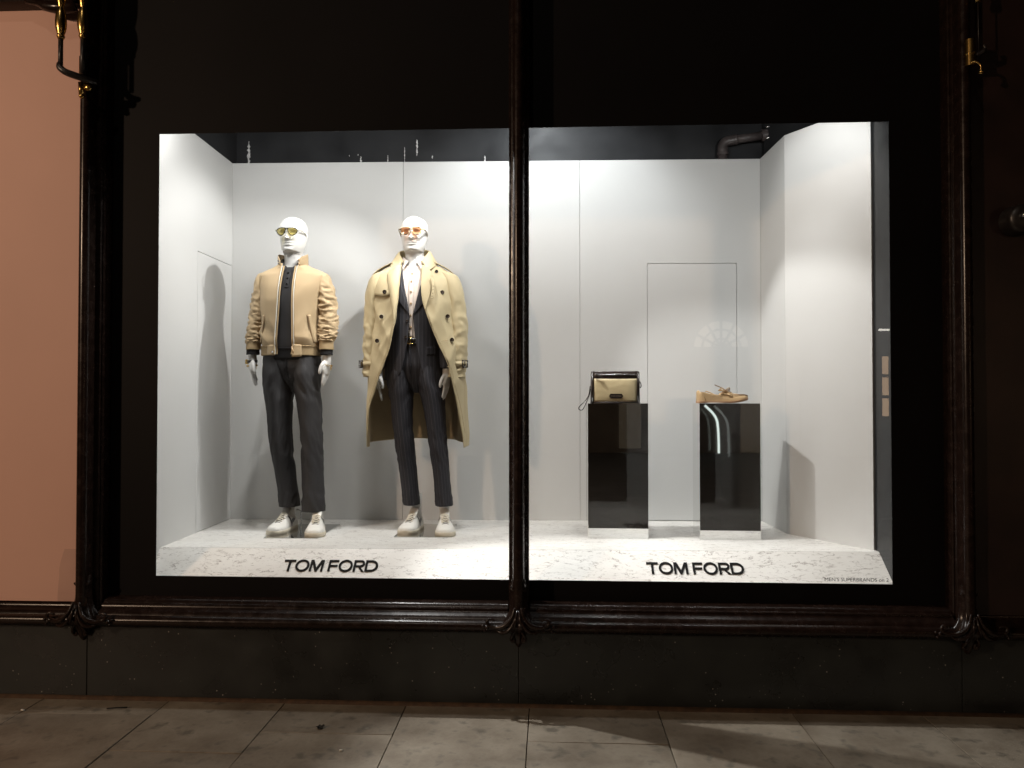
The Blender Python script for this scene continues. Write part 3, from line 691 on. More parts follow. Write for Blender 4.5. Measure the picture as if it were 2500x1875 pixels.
# ================================================================== clothes: lofted shells
def ringpt(th, cx, cy, a, bf, bb, n):
    c, s = math.cos(th), math.sin(th)
    return (cx + a * math.copysign(abs(c) ** (2 / n), c), cy + (bf if s < 0 else bb) * math.copysign(abs(s) ** (2 / n), s))
def edge_angle(x, cx, a, n):
    c = max(-0.999, min(0.999, math.copysign((abs(x - cx) / a) ** (n / 2), x - cx)))
    return -math.acos(c)
def shell(keys, m, npt, disp=None, opened=True, zfun=None):
    """keys: (z, cx, cy, a, bf, bb, n, xl, xr); rows run from the left front edge round the back to the right front edge"""
    rows = []; uv = []
    K = crom(keys, m)
    for i, k in enumerate(K):
        z, cx, cy, a, bf, bb, n = k[:7]; n = max(n, 1.2)
        if opened: t0, t1 = edge_angle(k[7], cx, a, n), edge_angle(k[8], cx, a, n) - 2 * math.pi
        else: t0, t1 = -math.pi / 2, -math.pi / 2 - 2 * math.pi
        ring = []; u = 0; last = None
        for j in range(npt):
            t = t0 + (t1 - t0) * j / (npt - 1 if opened else npt)
            x, y = ringpt(t, cx, cy, a, bf, bb, n); zz = z
            if zfun: zz = z + zfun(x, y, z, i / (m - 1))
            if disp:
                d = disp(t, zz, x, y); r = math.hypot(x - cx, y - cy) + 1e-6; x += (x - cx) / r * d; y += (y - cy) / r * d
            if last: u += math.hypot(x - last[0], y - last[1])
            last = (x, y); ring.append((x, y, zz)); uv.append((u, zz))
        rows.append(ring)
    return rows, uv, K
def front_y(K, x, z, off=0.0):
    A = K[np.argsort(K[:, 0])]
    v = [np.interp(z, A[:, 0], A[:, c]) for c in range(1, 7)]
    cx, cy, a, bf, bb, n = v; q = min(0.9999, abs(x - cx) / a)
    return cy - bf * (1 - q ** n) ** (1 / n) - off
def patch(K, Lp, Rp, nu, nv, off, name, mat, parent, solid=0.003, offf=None, sub=0):
    """sheet lying on the front of shell K between two (x, z) polylines"""
    A, B = crom(Lp, nv), crom(Rp, nv); rows = []
    for i in range(nv):
        row = []
        for j in range(nu):
            t = j / (nu - 1); x = A[i][0] * (1 - t) + B[i][0] * t; z = A[i][1] * (1 - t) + B[i][1] * t
            o_ = off if offf is None else offf(t, i / (nv - 1)); row.append((x, front_y(K, x, z, o_), z))
        rows.append(row)
    m = MB(); m.grid(rows, uv=[(p[0], p[2]) for r in rows for p in r])
    return m.build(name, mat, parent, solid=solid, sub=sub)
def button(K, x, z, r, mat, parent, off=0.004, name='button'):
    y = front_y(K, x, z, off); m = MB()
    m.lathe((x, y, z), [(.0005, -.002), (r * .55, -.0015), (r * .7, -.0035), (r * .95, -.003), (r, -.001), (r, .003)], 16, 'y'); return m.build(name, mat, parent)
def limb(keys, m, npt, disp=None, cap=False):
    """keys: (x, y, z, rx, ry); a tube with rings square to z, for sleeves and legs"""
    rows = []; uv = []
    for i, (x, y, z, rx, ry) in enumerate(crom(keys, m)):
        ring = []; u = 0; last = None
        for j in range(npt + 1):
            t = math.pi / 2 + 2 * math.pi * j / npt
            d = disp(t, z, i / (m - 1)) if disp else 0
            p = (x + (rx + d) * math.cos(t), y + (ry + d) * math.sin(t), z)
            if last: u += math.dist(p[:2], last[:2])
            last = p; ring.append(p); uv.append((u, z))
        mid = uv[-1 - npt // 2][0]; uv[-npt - 1:] = [(a - mid, b) for a, b in uv[-npt - 1:]]
        rows.append(ring)
    return rows, uv

# ------------------------------------------------------------------ head
def head(parent, z0):
    keys = [(-.11, .064, -.058, .074, 2), (-.05, .0575, -.050, .072, 2), (-.020, .0565, -.050, .072, 2), (-.0085, .056, -.052, .072, 2), (-.007, .0545, -.0505, .0705, 2), (-.0055, .0565, -.054, .072, 2), (.002, .055, -.070, .073, 2), (.008, .0565, -.089, .075, 2), (.018, .0595, -.0965, .078, 2.0), (.034, .0655, -.098, .083, 2.05),
            (.058, .0705, -.0975, .090, 2.1), (.085, .0735, -.0985, .097, 2.15), (.112, .0775, -.0985, .103, 2.2), (.135, .0795, -.1025, .106, 2.2), (.160, .0795, -.099, .105, 2.15), (.184, .0740, -.086, .097, 2.1), (.204, .0600, -.064, .079, 2.05), (.218, .0400, -.040, .053, 2.0), (.2255, .0190, -.016, .030, 2.0), (.2275, .004, .003, .012, 2.0)]
    K = crom(keys, 170); rows = []
    G = lambda v, s: math.exp(-0.5 * (v / s) ** 2)
    for z, a, yf, yb, n in K:
        n = max(n, 1.6); cy = (yf + yb) / 2 + .01; row = []
        for j in range(112):
            t = 2 * math.pi * j / 112
            x, y = ringpt(t, 0, cy, max(a, .001), cy - yf, yb - cy, n)
            f = max(0.0, -math.sin(t)); wgt = f ** 1.5; d = 0.0
            # nose
            if z > .05:
                tz = (z - .076) / (.128 - .076)
                if tz >= 0: amp = .0285 * max(0, 1 - tz) ** .85 + .004 * G(z - .128, .01)
                else: amp = .0285 * G(z - .076, .0042)
                sg = .0062 + .0042 * max(0, 1 - abs(z - .079) / .016)
                d += amp * G(x, sg)
                d += .010 * G(abs(x) - .0115, .0045) * G(z - .079, .0055)
            d += .0065 * G(z - .0545, .0042) * G(x, .0150) * (1 - .35 * G(x, .003)) + .0070 * G(z - .0415, .0046) * G(x, .0135) - .0048 * G(z - .0482, .0020) * G(x, .020)
            d -= .0040 * G(z - .0300, .0055) * G(x, .018)
            d += .0040 * G(z - .0150, .009) * G(x, .016)
            d -= .0125 * G(abs(x) - .031, .0125) * G(z - .1140, .0095)
            d += .0040 * G(abs(x) - .031, .008) * G(z - .1130, .0050)
            d += .0030 * G(abs(x) - .034, .016) * G(z - .1340, .0055)
            d += .0030 * G(abs(x) - .045, .014) * G(z - .088, .012)
            y -= d * wgt
            e = .0075 * G(z - .098, .019) * G(y - .018, .013); x += math.copysign(e, x) if abs(x) > .04 else 0
            row.append((x, y, z))
        rows.append(row)
    m = MB(); m.grid(rows, True, False, True)
    o = m.build('head', M['white_plastic'], parent); o.location = (0, 0.005, z0)
    return o
# ------------------------------------------------------------------ hand
def hand(parent, wrist, s, yaw=0.0, tilt=0.0, name='hand', spread=1.0):
    """s = +1: thumb towards +x side when seen from the front (a right hand at image left), fingers down, back of hand outwards"""
    m = MB(); rows = []
    for z, cx, rx, ry, cy in crom([(.10, 0, .027, .025, 0), (.05, 0, .026, .0235, 0), (.0, 0, .0255, .022, 0), (-.02, 0, .026, .024, 0), (-.05, 0, .022, .036, -.003), (-.075, 0, .0175, .041, -.003), (-.095, 0, .0145, .040, .0), (-.103, 0, .010, .034, .0)], 30):
        rows.append([(cx + rx * math.cos(2 * math.pi * j / 20), cy + ry * math.sin(2 * math.pi * j / 20), z) for j in range(20)])
    m.grid(rows, True, True, True)
    # local frame: x = thickness (palm towards +x*s), y = width of the hand (thumb side -y)
    for k, (yy, ln, zz) in enumerate(((-.029, .072, -.090), (-.010, .080, -.095), (.010, .075, -.095), (.028, .058, -.088))):
        c = (0.10 + 0.06 * k); p = []; x, z = 0.0, zz; ang = 0.05
        p.append((0, yy, zz + .02)); fan = (yy * 0.16 * spread)
        for q in range(9):
            p.append((x, yy + fan * q / 8, z)); ang += c / 6; x += s * math.sin(ang) * ln / 8; z -= math.cos(ang) * ln / 8
        m.tube(p, [.0085] + [.0092, .0086, .0084, .0086, .0082, .0078, .0074, .0066, .0040], 10)
    p = [(s * .004, -.014, -.022), (s * .010, -.036, -.044), (s * .015, -.046, -.066), (s * .018, -.049, -.085), (s * .019, -.046, -.101)]
    m.tube(crom(p, 12).tolist(), np.interp(np.linspace(0, 1, 12), [0, .3, .7, .9, 1], [.013, .0125, .0100, .0088, .0045]), 10)
    o = remesh_build(m, name, M['white_plastic'], parent, 0.0028, 3)
    o.location = wrist; o.rotation_euler = (0, tilt, yaw); return o
# ------------------------------------------------------------------ sneaker
def sneaker(parent, heel, toe, side):
    hx, hy = heel; ang = math.atan2(toe[1] - hy, toe[0] - hx); Ln = math.dist(heel, toe)
    ca, sa = math.cos(ang), math.sin(ang)
    def W(t, lat, z): return (hx + ca * t * Ln - sa * lat, hy + sa * t * Ln + ca * lat, z)
    ts = [0, .03, .10, .22, .36, .50, .64, .76, .87, .95, .985, 1]; ws = [.012, .028, .039, .043, .042, .046, .055, .0595, .0550, .040, .025, .008]
    def wd(t): return float(np.interp(t, ts, ws))
    def ht(t): return float(np.interp(t, [0, .03, .12, .24, .32, .38, .46, .60, .74, .86, .95, 1], [.072, .086, .092, .082, .092, .112, .108, .090, .072, .061, .052, .042]))
    shoe = bpy.data.objects.new('sneaker', None); COL.objects.link(shoe); shoe.parent = parent
    m = MB(); rows = []
    for t in np.concatenate([np.linspace(0, .1, 6), np.linspace(.14, .86, 20), np.linspace(.89, 1, 8)]):
        w_ = wd(t) + .002; rise = .006 * max(0, (t - .8) / .2) ** 2
        rows.append([W(t, lt * w_, z) for lt, z in ((-.92, .001 + rise), (-1, .005 + rise), (-1.0, .020), (-.985, .027), (-.9, .029), (0, .029), (.9, .029), (.985, .027), (1.0, .020), (1, .005 + rise), (.92, .001 + rise), (0, .001 + rise))])
    m.grid(rows, True, True, True); m.build('sole', M['shoe_sole'], shoe, auto=50)
    m = MB(); rows = []
    def up(t, a):
        w_ = wd(t) * .965; h = ht(t); n = 2.4 - .5 * min(1, max(0, (t - .25) / .2)) * (1 - min(1, max(0, (t - .75) / .2)))
        c, s_ = math.cos(a), math.sin(a)
        return W(t, w_ * math.copysign(abs(c) ** (2 / n), c), .026 + (h - .026) * s_ ** (2 / n))
    for t in np.concatenate([np.linspace(.012, .1, 6), np.linspace(.13, .86, 24), np.linspace(.88, .985, 9)]):
        rows.append([up(t, math.pi * k / 24) for k in range(25)])
    m.grid(rows, False, True, True); m.build('upper', M['shoe_white'], shoe)
    m = MB(); rows = []
    for t, z in ((.30, .142), (.345, .140), (.40, .121), (.50, .105), (.60, .091)):
        w_ = .029 - .006 * (t - .3); rows.append([W(t + .012 * (lt * lt), lt * w_, z - .010 * lt * lt) for lt in np.linspace(-1, 1, 9)])
    m.grid(rows); m.build('tongue', M['shoe_white'], shoe, solid=.005, sub=1)
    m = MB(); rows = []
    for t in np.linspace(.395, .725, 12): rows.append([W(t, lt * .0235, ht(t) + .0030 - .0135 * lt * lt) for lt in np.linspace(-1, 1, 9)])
    m.grid(rows); m.build('lace_gap_shade', M['shoe_gap'], shoe)  # dark sheet under the laces, coloured as the shade in their gaps
    m = MB(); m.tube([W(.735 + .035 * (1 - lt * lt), lt * .050, ht(.75) + .001 - .040 * lt * lt) for lt in np.linspace(-.8, .8, 15)], .0016, 5); m.build('toe_seam', M['shoe_gap'], shoe)
    m = MB()
    for q in range(6):
        t = .42 + q * .056; z = ht(t) + .0050; w_ = .026 - .0008 * q
        pts = []
        for lt in np.linspace(-1, 1, 7): pts.append(W(t + .012 * lt * (1 if q % 2 else -1), lt * w_, z + .002 - .013 * lt * lt))
        m.tube(pts, .0042, 6, flat=.6)
        pts = [W(t + .028 * (1 + lt) / 2, -lt * w_ * .9, z + .0005 - .011 * lt * lt) for lt in np.linspace(-1, 1, 7)]
        m.tube(pts, .003, 6, flat=.55)
    m.build('laces', M['lace'], shoe)
    m = MB()
    for sd in (1, -1):
        pts = [(.03, .50), (.10, .78), (.16, .92), (.22, .66), (.32, .42), (.42, .30), (.44, .46), (.455, .62), (.46, .50), (.45, .24)]
        rows = [[], []]
        for (t, e) in [tuple(v) for v in crom([(.02, .95), (.07, .86), (.14, .70), (.24, .48), (.34, .30), (.44, .17)], 20)]:
            for r_, de in ((0, -.09), (1, .12)):
                a = (e + de) * math.pi / 2; a = a if sd > 0 else math.pi - a; a = max(0.02, min(math.pi - .02, a))
                p = Vector(up(t, a)); c0 = Vector(W(t, 0, .04)); rows[r_].append(p + (p - c0).normalized() * .0030)
        m.grid(rows)
        rows = [[], []]
        for (t, e) in ((.455, .60), (.445, .40), (.437, .20), (.430, .06)):
            for r_, dt in ((0, -.020), (1, .022)):
                a = e * math.pi / 2; a = a if sd > 0 else math.pi - a
                p = Vector(up(t + dt, a)); c0 = Vector(W(t, 0, .04)); rows[r_].append(p + (p - c0).normalized() * .0034)
        m.grid(rows)
    m.build('side_stripe', M['black_leather'], shoe)
    m = MB(); m.tube([W(.20, 0, .05), W(.205, 0, .10), W(.20, 0, .22)], [.036, .031, .033], 18); m.build('ankle', M['sock'], shoe)
    m = MB(); m.tube([W(-.012, 0, .052), W(-.004, 0, .075), W(.012, 0, .088)], [.006, .008, .006], 8, flat=1.6); m.build('heel_tab', M['black_leather'], shoe)
    return shoe
# ------------------------------------------------------------------ trousers
def trousers(parent, A, B, mat, seed, crease=0.013, wid=.175):
    tr = bpy.data.objects.new('trousers', None); COL.objects.link(tr); tr.parent = parent
    for idx, keys in enumerate((A, B)):
        def disp(t, z, f, idx=idx):
            ct, st = math.cos(t), math.sin(t)
            d = crease * max(0, -st) ** 9 * min(1, (z - .12) / .1) * (1 if z < .95 else max(0, 1 - (z - .95) / .1))
            d += .004 * nz(ct * 1.3 + seed + idx * 7, st * 1.3, z * 3.0)
            kn = math.exp(-((z - .52) / .14) ** 2) * .009 + math.exp(-((z - .19) / .07) ** 2) * .010 + math.exp(-((z - .86) / .10) ** 2) * .012
            d += kn * (ridge(ct * 1.6 + seed, st * 1.6 + idx * 5, z * 14 + ct * 2.2 * (1 if idx else -1)) - .5)
            return d
        rows, uv = limb(keys, 90, 56, disp)
        # slanted, slightly flared hem
        m = MB(); m.grid(rows, uv=uv)
        m.v = [(x, y, z + (keys[0][5 - 5] * 0)) for x, y, z in m.v]
        m.build('trouser_leg', mat, tr, solid=.003)
    # seat and fly joining the legs
    ks = [(.838, .016, .004, .010, .02, .05, 2.0), (.852, .014, .004, .024, .040, .08, 2.0), (.875, .011, .004, .042, .060, .100, 2.0), (.905, .007, .003, .066, .080, .116, 2.1), (.95, .003, .002, wid * .68, .100, .124, 2.2), (1.0, .001, .001, wid * .965, .112, .120, 2.3), (1.06, -.002, 0, wid * .96, .108, .112, 2.3), (1.13, -.003, 0, wid * .91, .102, .104, 2.3), (1.16, -.003, 0, wid * .91, .102, .104, 2.3)]
    rows, uv, K = shell(ks, 34, 80, lambda t, z, x, y: .004 * (ridge(x * 9 + seed, y * 5, z * 16 + abs(x) * 20) - .5) * max(0, 1 - abs(z - .93) / .1), False)
    m = MB(); m.grid([r + [r[0]] for r in rows], uv=[(p[0] + .006, p[2]) for r in rows for p in r + [r[0]]]); m.build('seat', mat, tr, solid=.003)
    m = MB(); m.tube([(-.004 + x_, front_y(K, x_, z, .003), z) for x_, z in ((.0, 1.13), (.001, 1.06), (.003, 1.0), (.004, .94))], [.004, .005, .005, .003], 6); m.build('fly', mat, tr)
    return tr, K

# ------------------------------------------------------------------ sunglasses
def sunglasses(loc, shape, fm, lm, tm, label):
    g = thing('sunglasses', label, 'sunglasses', loc)
    def outline(sd):
        if shape == 'aviator': pts = [(.006, .010), (.010, .0165), (.030, .0195), (.050, .0165), (.0605, .008), (.060, -.004), (.050, -.019), (.034, -.0255), (.020, -.020), (.011, -.007)]
        else: pts = [(.007, .008), (.009, .0175), (.030, .0195), (.054, .0190), (.0600, .014), (.0600, -.003), (.055, -.018), (.036, -.0235), (.018, -.0210), (.010, -.008)]
        q = crom(pts + [pts[0]], 41).tolist()[:-1]
        return [(sd * x, -.004 + 2.6 * x * x, z) for x, z in q]
    for sd in (-1, 1):
        p = outline(sd); c = (sd * .034, -.004, 0)
        m = MB(); m.tube(p + [p[0], p[1]], .0030 if shape == 'aviator' else .0034, 8, caps=False); m.build('rim', fm, g)
        m = MB(); m.add([c] + p, [(0, 1 + k, 1 + (k + 1) % len(p)) for k in range(len(p))]); m.build('lens', lm, g)
        m = MB(); q = [(sd * .059, .004, .008), (sd * .071, .010, .009), (sd * .0755, .022, .009), (sd * .0795, .060, .008), (sd * .0815, .100, .002), (sd * .081, .118, -.010)]
        m.tube(crom(q, 22).tolist(), .0020 if shape == 'aviator' else .0032, 8, flat=1.6); m.build('temple', tm, g)
    m = MB(); m.tube(crom([(-.008, -.004, .010), (0, -.007, .0125), (.008, -.004, .010)], 9).tolist(), .0028, 8)
    if shape == 'aviator': m.tube([(-.026, -.003, .0195), (0, -.008, .0178), (.026, -.003, .0195)], .0026, 8)
    m.build('bridge', fm, g); return g
def bracelet(center, rx, ry, name, label, cat, links, mat, tilt=0.1, band=None):
    g = thing(name, label, cat, center); m = MB()
    if links:
        for k in range(links):
            a = 2 * math.pi * k / links; c = Vector((rx * math.cos(a), ry * math.sin(a), tilt * rx * math.cos(a)))
            t = Vector((-rx * math.sin(a), ry * math.cos(a), 0)).normalized(); u = Vector((0, 0, 1)) if k % 2 else Vector((math.cos(a), math.sin(a), 0))
            m.tube([c + t * .0065 * math.cos(b) + u * .0042 * math.sin(b) for b in np.linspace(0, 2 * math.pi, 11)], .0016, 6, caps=False)
        m.build('chain', mat, g)
        m = MB(); c = Vector((rx * .9, -ry * .4, tilt * rx))
        for q in range(3): m.tube([c + Vector((.004 * math.cos(b), 0, -.007 - q * .007 + .005 * math.sin(b))) for b in np.linspace(0, 2 * math.pi, 9)], .0013, 6, caps=False)
        m.build('charm', mat, g)
    else:
        m.grid([[(rx * math.cos(b) * sc, ry * math.sin(b) * sc, z + tilt * rx * math.cos(b)) for b in np.linspace(0, 2 * math.pi, 33)] for z, sc in ((-.008, 1), (-.007, 1.06), (.007, 1.06), (.008, 1))]); m.build('strap', band, g)
        m = MB(); c = (-rx * 1.12, 0, -tilt * rx)
        m.box((c[0] - .006, -.013, c[2] - .014), (c[0] + .006, .013, c[2] + .014)); m.build('case', mat, g, smooth=False, bevel=.002)
        MB().box((c[0] - .0075, -.010, c[2] - .011), (c[0] - .0062, .010, c[2] + .011)).build('dial', M['black_acetate'], g, smooth=False)
    return g

# ================================================================== mannequin with bomber jacket
X1, Y1 = -1.560, 0.850
m1 = thing('mannequin', 'white mannequin in tan zip jacket and dark trousers, nearest the left wall', 'mannequin', (X1, Y1, ZF), 'mannequins in the shop window')
hd1 = head(m1, 1.680)
A1 = [(-.030, .055, .147, .0600, .072), (-.041, .048, .25, .0595, .070), (-.055, .040, .367, .0620, .072), (-.067, .020, .48, .0645, .076), (-.075, .004, .60, .0680, .082), (-.078, .002, .738, .0760, .092), (-.081, .002, .85, .0850, .102), (-.086, .0, .95, .0890, .112), (-.085, .0, 1.05, .083, .105), (-.082, 0, 1.13, .078, .100)]
B1 = [(.131, .012, .124, .0670, .074), (.129, .012, .25, .0650, .072), (.126, .010, .367, .0635, .073), (.123, .004, .48, .0640, .076), (.119, .0, .60, .0660, .081), (.110, .0, .738, .0700, .090), (.100, .0, .85, .0780, .100), (.090, .0, .95, .0850, .110), (.084, .0, 1.05, .083, .105), (.080, 0, 1.13, .078, .100)]
trousers(m1, A1, B1, M['plain_wool'], 3.1, wid=.178)
sneaker(m1, (-.028, .135), (-.062, -.160), 1); sneaker(m1, (.140, .090), (.205, -.215), -1)
# mirrored base plate and leg rod
MB().box((-.080, -.245, .0005), (.232, .235, .007)).build('base_plate', M['mirror'], m1, smooth=False, bevel=.001)
MB().tube([(.004, .172, .005), (.004, .172, .10), (-.01, .13, .115)], .0055, 10).build('support_rod', M['steel'], m1)
# polo shirt
PK = [(1.03, 0, 0, .158, .110, .104, 2.3), (1.09, 0, 0, .158, .114, .106, 2.3), (1.11, 0, 0, .163, .120, .110, 2.3), (1.2, 0, 0, .163, .122, .112, 2.3), (1.38, 0, 0, .166, .118, .118, 2.4), (1.48, 0, .005, .170, .104, .112, 2.4), (1.55, 0, .01, .150, .082, .098, 2.2), (1.595, 0, .012, .095, .066, .086, 2.0), (1.625, 0, .013, .066, .060, .078, 2.0)]
polo = bpy.data.objects.new('polo_shirt', None); COL.objects.link(polo); polo.parent = m1
rows, uv, KP = shell(PK, 60, 90, lambda t, z, x, y: .0035 * (ridge(x * 7 + 3, y * 4, z * 5 + x * 8) - .4), False, lambda x, y, z, f: -.050 * max(0, -y / .06) * max(0, (f - .8) / .2) ** 2)
m = MB(); m.grid(rows, True, uv=uv); m.build('knit_body', M['polo'], polo)
patch(KP, [(-.075, 1.105), (-.075, 1.075), (-.075, 1.035)], [(.08, 1.105), (.08, 1.075), (.08, 1.035)], 14, 6, .003, 'rib_hem', M['black_rib'], polo)
patch(KP, [(-.013, 1.570), (-.014, 1.53), (-.012, 1.46)], [(.014, 1.570), (.013, 1.53), (.010, 1.46)], 5, 14, .0035, 'placket', M['polo'], polo)
for z in (1.554, 1.520, 1.484): button(KP, -.001, z, .0052, M['black_acetate'], polo, .006)
for sd in (-1, 1):
    rows = []
    for a in np.linspace(.10, 1.0, 16):
        th = -math.pi / 2 + sd * a * 2.6; x, y = math.cos(th), math.sin(th)
        rows.append([(x * .064, .012 + y * .064, 1.655 - .062 * max(0, -y) ** 2), (x * .069, .012 + y * .070, 1.653 - .064 * max(0, -y) ** 2), (x * .080, .012 + y * .084, 1.624 - .050 * max(0, -y) ** 2), (x * .092, .010 + y * .092, 1.604 - .050 * max(0, -y) ** 3)])
    m = MB(); m.grid(rows); m.build('collar_flap', M['polo'], polo, solid=.003, sub=1)
# bomber jacket
jk = bpy.data.objects.new('zip_jacket', None); COL.objects.link(jk); jk.parent = m1
JK = [(1.060, -.004, 0, .172, .128, .118, 2.3, -.060, .046), (1.100, -.003, 0, .174, .130, .120, 2.3, -.060, .052), (1.118, -.002, 0, .180, .138, .126, 2.3, -.060, .056), (1.150, -.001, 0, .185, .147, .132, 2.3, -.058, .058), (1.200, 0, 0, .184, .145, .132, 2.4, -.055, .056), (1.280, 0, 0, .182, .141, .132, 2.5, -.050, .054),
      (1.380, 0, 0, .188, .138, .136, 2.5, -.044, .052), (1.460, 0, .002, .196, .126, .132, 2.6, -.042, .050), (1.510, 0, .006, .203, .112, .122, 2.7, -.042, .048), (1.545, 0, .009, .206, .099, .112, 2.7, -.042, .047), (1.566, 0, .011, .192, .090, .104, 2.2, -.042, .047), (1.583, 0, .012, .155, .083, .098, 2.1, -.043, .048), (1.600, 0, .013, .115, .078, .093, 2.0, -.045, .050), (1.618, 0, .013, .088, .075, .089, 2.0, -.047, .052)]
def jdisp(t, z, x, y):
    d = .0070 * nz(x * 5 + 1.7, y * 5, z * 4.5)
    d += .017 * (ridge(x * 3.5 + z * 2.2 + 9, y * 2.5, z * 6 - abs(x) * 7) - .55) * math.exp(-((z - 1.19) / .09) ** 2)
    d += .011 * (ridge(x * 6 - z * 3 + 4, y * 3, z * 3.5) - .5) * math.exp(-((z - 1.36) / .12) ** 2)
    if z < 1.11: d *= .25
    return d
rows, uv, KJ = shell(JK[2:], 84, 150, jdisp)
m = MB(); m.grid(rows, uv=uv); m.build('jacket_body', M['tan_jacket'], jk, solid=.004)
rows, uv, KH = shell(JK[:3], 12, 150, lambda t, z, x, y: .001 * math.sin(x * 900))
m = MB(); m.grid(rows, uv=uv); m.build('rib_hem', M['tan_rib'], jk, solid=.005)
patch(KJ, [(-.059, 1.120), (-.059, 1.09), (-.059, 1.058)], [(-.030 - .08, 1.120), (-.11, 1.09), (-.11, 1.060)], 8, 6, .004, 'hem_tab', M['tan_jacket'], jk)
patch(KJ, [(.048, 1.122), (.046, 1.09), (.044, 1.048)], [(.098, 1.122), (.098, 1.09), (.098, 1.052)], 8, 6, .004, 'hem_tab', M['tan_jacket'], jk)
button(KJ, -.072, 1.078, .006, M['steel'], jk, .008, 'press_stud')
def sleeve(keys, parent, mat, seed, amp, name, freq=17, m_=96, npt=44):
    zt, zb = keys[0][2], keys[-1][2]
    def disp(t, z, f):
        e = min(1, max(0, (f - .12) / .3)); ct, st = math.cos(t), math.sin(t)
        q = zt - z; ph = freq * .62 * q + freq * 3.0 * q * q
        r1 = ridge(ct * .8 + seed, st * .8, ph + .7 * math.sin(t + seed)) - .5
        r2 = ridge(ct * 1.5 + seed * 2, st * 1.5 + 3, ph * 1.7 - .6 * math.cos(t)) - .5
        return amp * e * (r1 * .75 + r2 * .45) + amp * .35 * nz(ct * 1.2 + seed, st * 1.2, z * 6)
    rows, uv = limb(keys, m_, npt, disp); m = MB(); m.grid(rows, uv=uv)
    return m.build(name, mat, parent, solid=.003)
SA = [(-.168, .012, 1.568, .022, .030), (-.182, .012, 1.555, .034, .048), (-.187, .010, 1.512, .045, .068), (-.190, .008, 1.44, .053, .076), (-.199, .000, 1.35, .055, .070), (-.207, -.010, 1.27, .054, .064), (-.215, -.022, 1.20, .052, .060), (-.221, -.032, 1.155, .049, .056), (-.224, -.036, 1.135, .044, .050)]
SB = [(.168, .012, 1.568, .022, .030), (.183, .012, 1.555, .034, .048), (.191, .010, 1.512, .048, .068), (.200, .008, 1.44, .056, .076), (.213, .000, 1.36, .060, .070), (.222, -.010, 1.28, .058, .064), (.226, -.022, 1.21, .057, .060), (.223, -.032, 1.165, .052, .056), (.220, -.036, 1.148, .045, .050)]
sleeve(SA, jk, M['tan_jacket'], 2.3, .0145, 'sleeve', 21); sleeve(SB, jk, M['tan_jacket'], 5.9, .0160, 'sleeve', 18)
for keys in ([(-.224, -.036, 1.142, .0425, .049), (-.225, -.038, 1.12, .0415, .048), (-.226, -.039, 1.098, .042, .049)], [(.220, -.036, 1.152, .0435, .049), (.2205, -.038, 1.128, .0425, .048), (.221, -.039, 1.096, .043, .049)]):
    rows, uv = limb(keys, 14, 44); m = MB(); m.grid(rows, uv=uv); m.build('rib_cuff', M['tan_rib'], jk, solid=.004)
for keys in ([(-.226, -.039, 1.12, .0375, .042), (-.227, -.040, 1.09, .0375, .042), (-.2275, -.041, 1.067, .038, .043)], [(.221, -.039, 1.12, .0365, .042), (.222, -.040, 1.09, .0365, .042), (.2225, -.041, 1.064, .037, .043)]):
    rows, uv = limb(keys, 10, 36); m = MB(); m.grid(rows, uv=uv); m.build('knit_cuff', M['black_rib'], polo, solid=.003)
# stand collar
def stand_collar(parent, sd):
    rows = []
    for a in np.linspace(0, 1, 26):
        th = -math.pi / 2 + sd * (.62 + a * (math.pi - .62)); x, y = math.cos(th), math.sin(th)
        fr = max(0, -y); op = 1 - a; flare = .013 * op ** 2
        zt = 1.684 - .036 * fr - (.020 * max(0, 1 - a / .12) if sd < 0 else 0.014 * max(0, 1 - a / .10))
        rows.append([(x * (.088 + flare * .5), .013 + y * .086, 1.606 - .010 * fr), (x * (.086 + flare), .013 + y * (.083 + flare * .8), 1.632 - .010 * fr), (x * (.083 + flare * 1.3), .013 + y * (.081 + flare), zt - .006), (x * (.0815 + flare * 1.35), .013 + y * (.0795 + flare), zt)])
    m = MB(); m.grid(rows); c = m.build('stand_collar', M['tan_jacket'], parent, solid=.005, sub=1); c.data.name = 'stand_collar'
    return c
stand_collar(jk, -1); stand_collar(jk, 1)
for z in (1.612, 1.634):
    m = MB(); m.lathe((.064, -.0785 - (z - 1.612) * .1, z - .004), [(.0005, -.005), (.005, -.004), (.0062, -.001), (.0062, .003)], 14, 'y'); m.build('button', M['tan_button'], jk)
for z in (1.615, 1.632):
    m = MB(); m.lathe((-.062, -.077, z - .006), [(.0005, -.005), (.004, -.004), (.005, -.001), (.005, .003)], 14, 'y'); m.build('press_stud', M['steel'], jk)
# zip tapes, piping, pulls, welt pockets, seams
for xs_, side_ in (([-.042, -.044, -.050, -.056, -.059, -.059], -1), ([.048, .052, .054, .057, .055, .047], 1)):
    zs_ = [1.60, 1.40, 1.28, 1.17, 1.11, 1.065]
    pts = [(x, front_y(KJ if z > 1.118 else KH, x, z, .0035), z) for x, z in crom(list(zip(xs_, zs_)), 40)]
    MB().tube(pts, .0026, 6).build('zip_teeth', M['zip'], jk)
    pts = [(x - side_ * .010, y + .001, z) for x, y, z in pts]
    m = MB(); m.grid([[(x - .005, y + .002, z) for x, y, z in pts], [(x + .005, y, z) for x, y, z in pts]]); m.build('zip_tape', M['tan_rib'], jk)
m = MB(); m.tube([(.049, -.150, 1.108), (.053, -.158, 1.092), (.064, -.160, 1.068)], [.003, .0045, .003], 6, flat=1.6); m.build('zip_pull', M['tan_button'], jk)
MB().box((.043, -.146, 1.096), (.053, -.138, 1.112)).build('zip_slider', M['steel'], jk, smooth=False, bevel=.001)
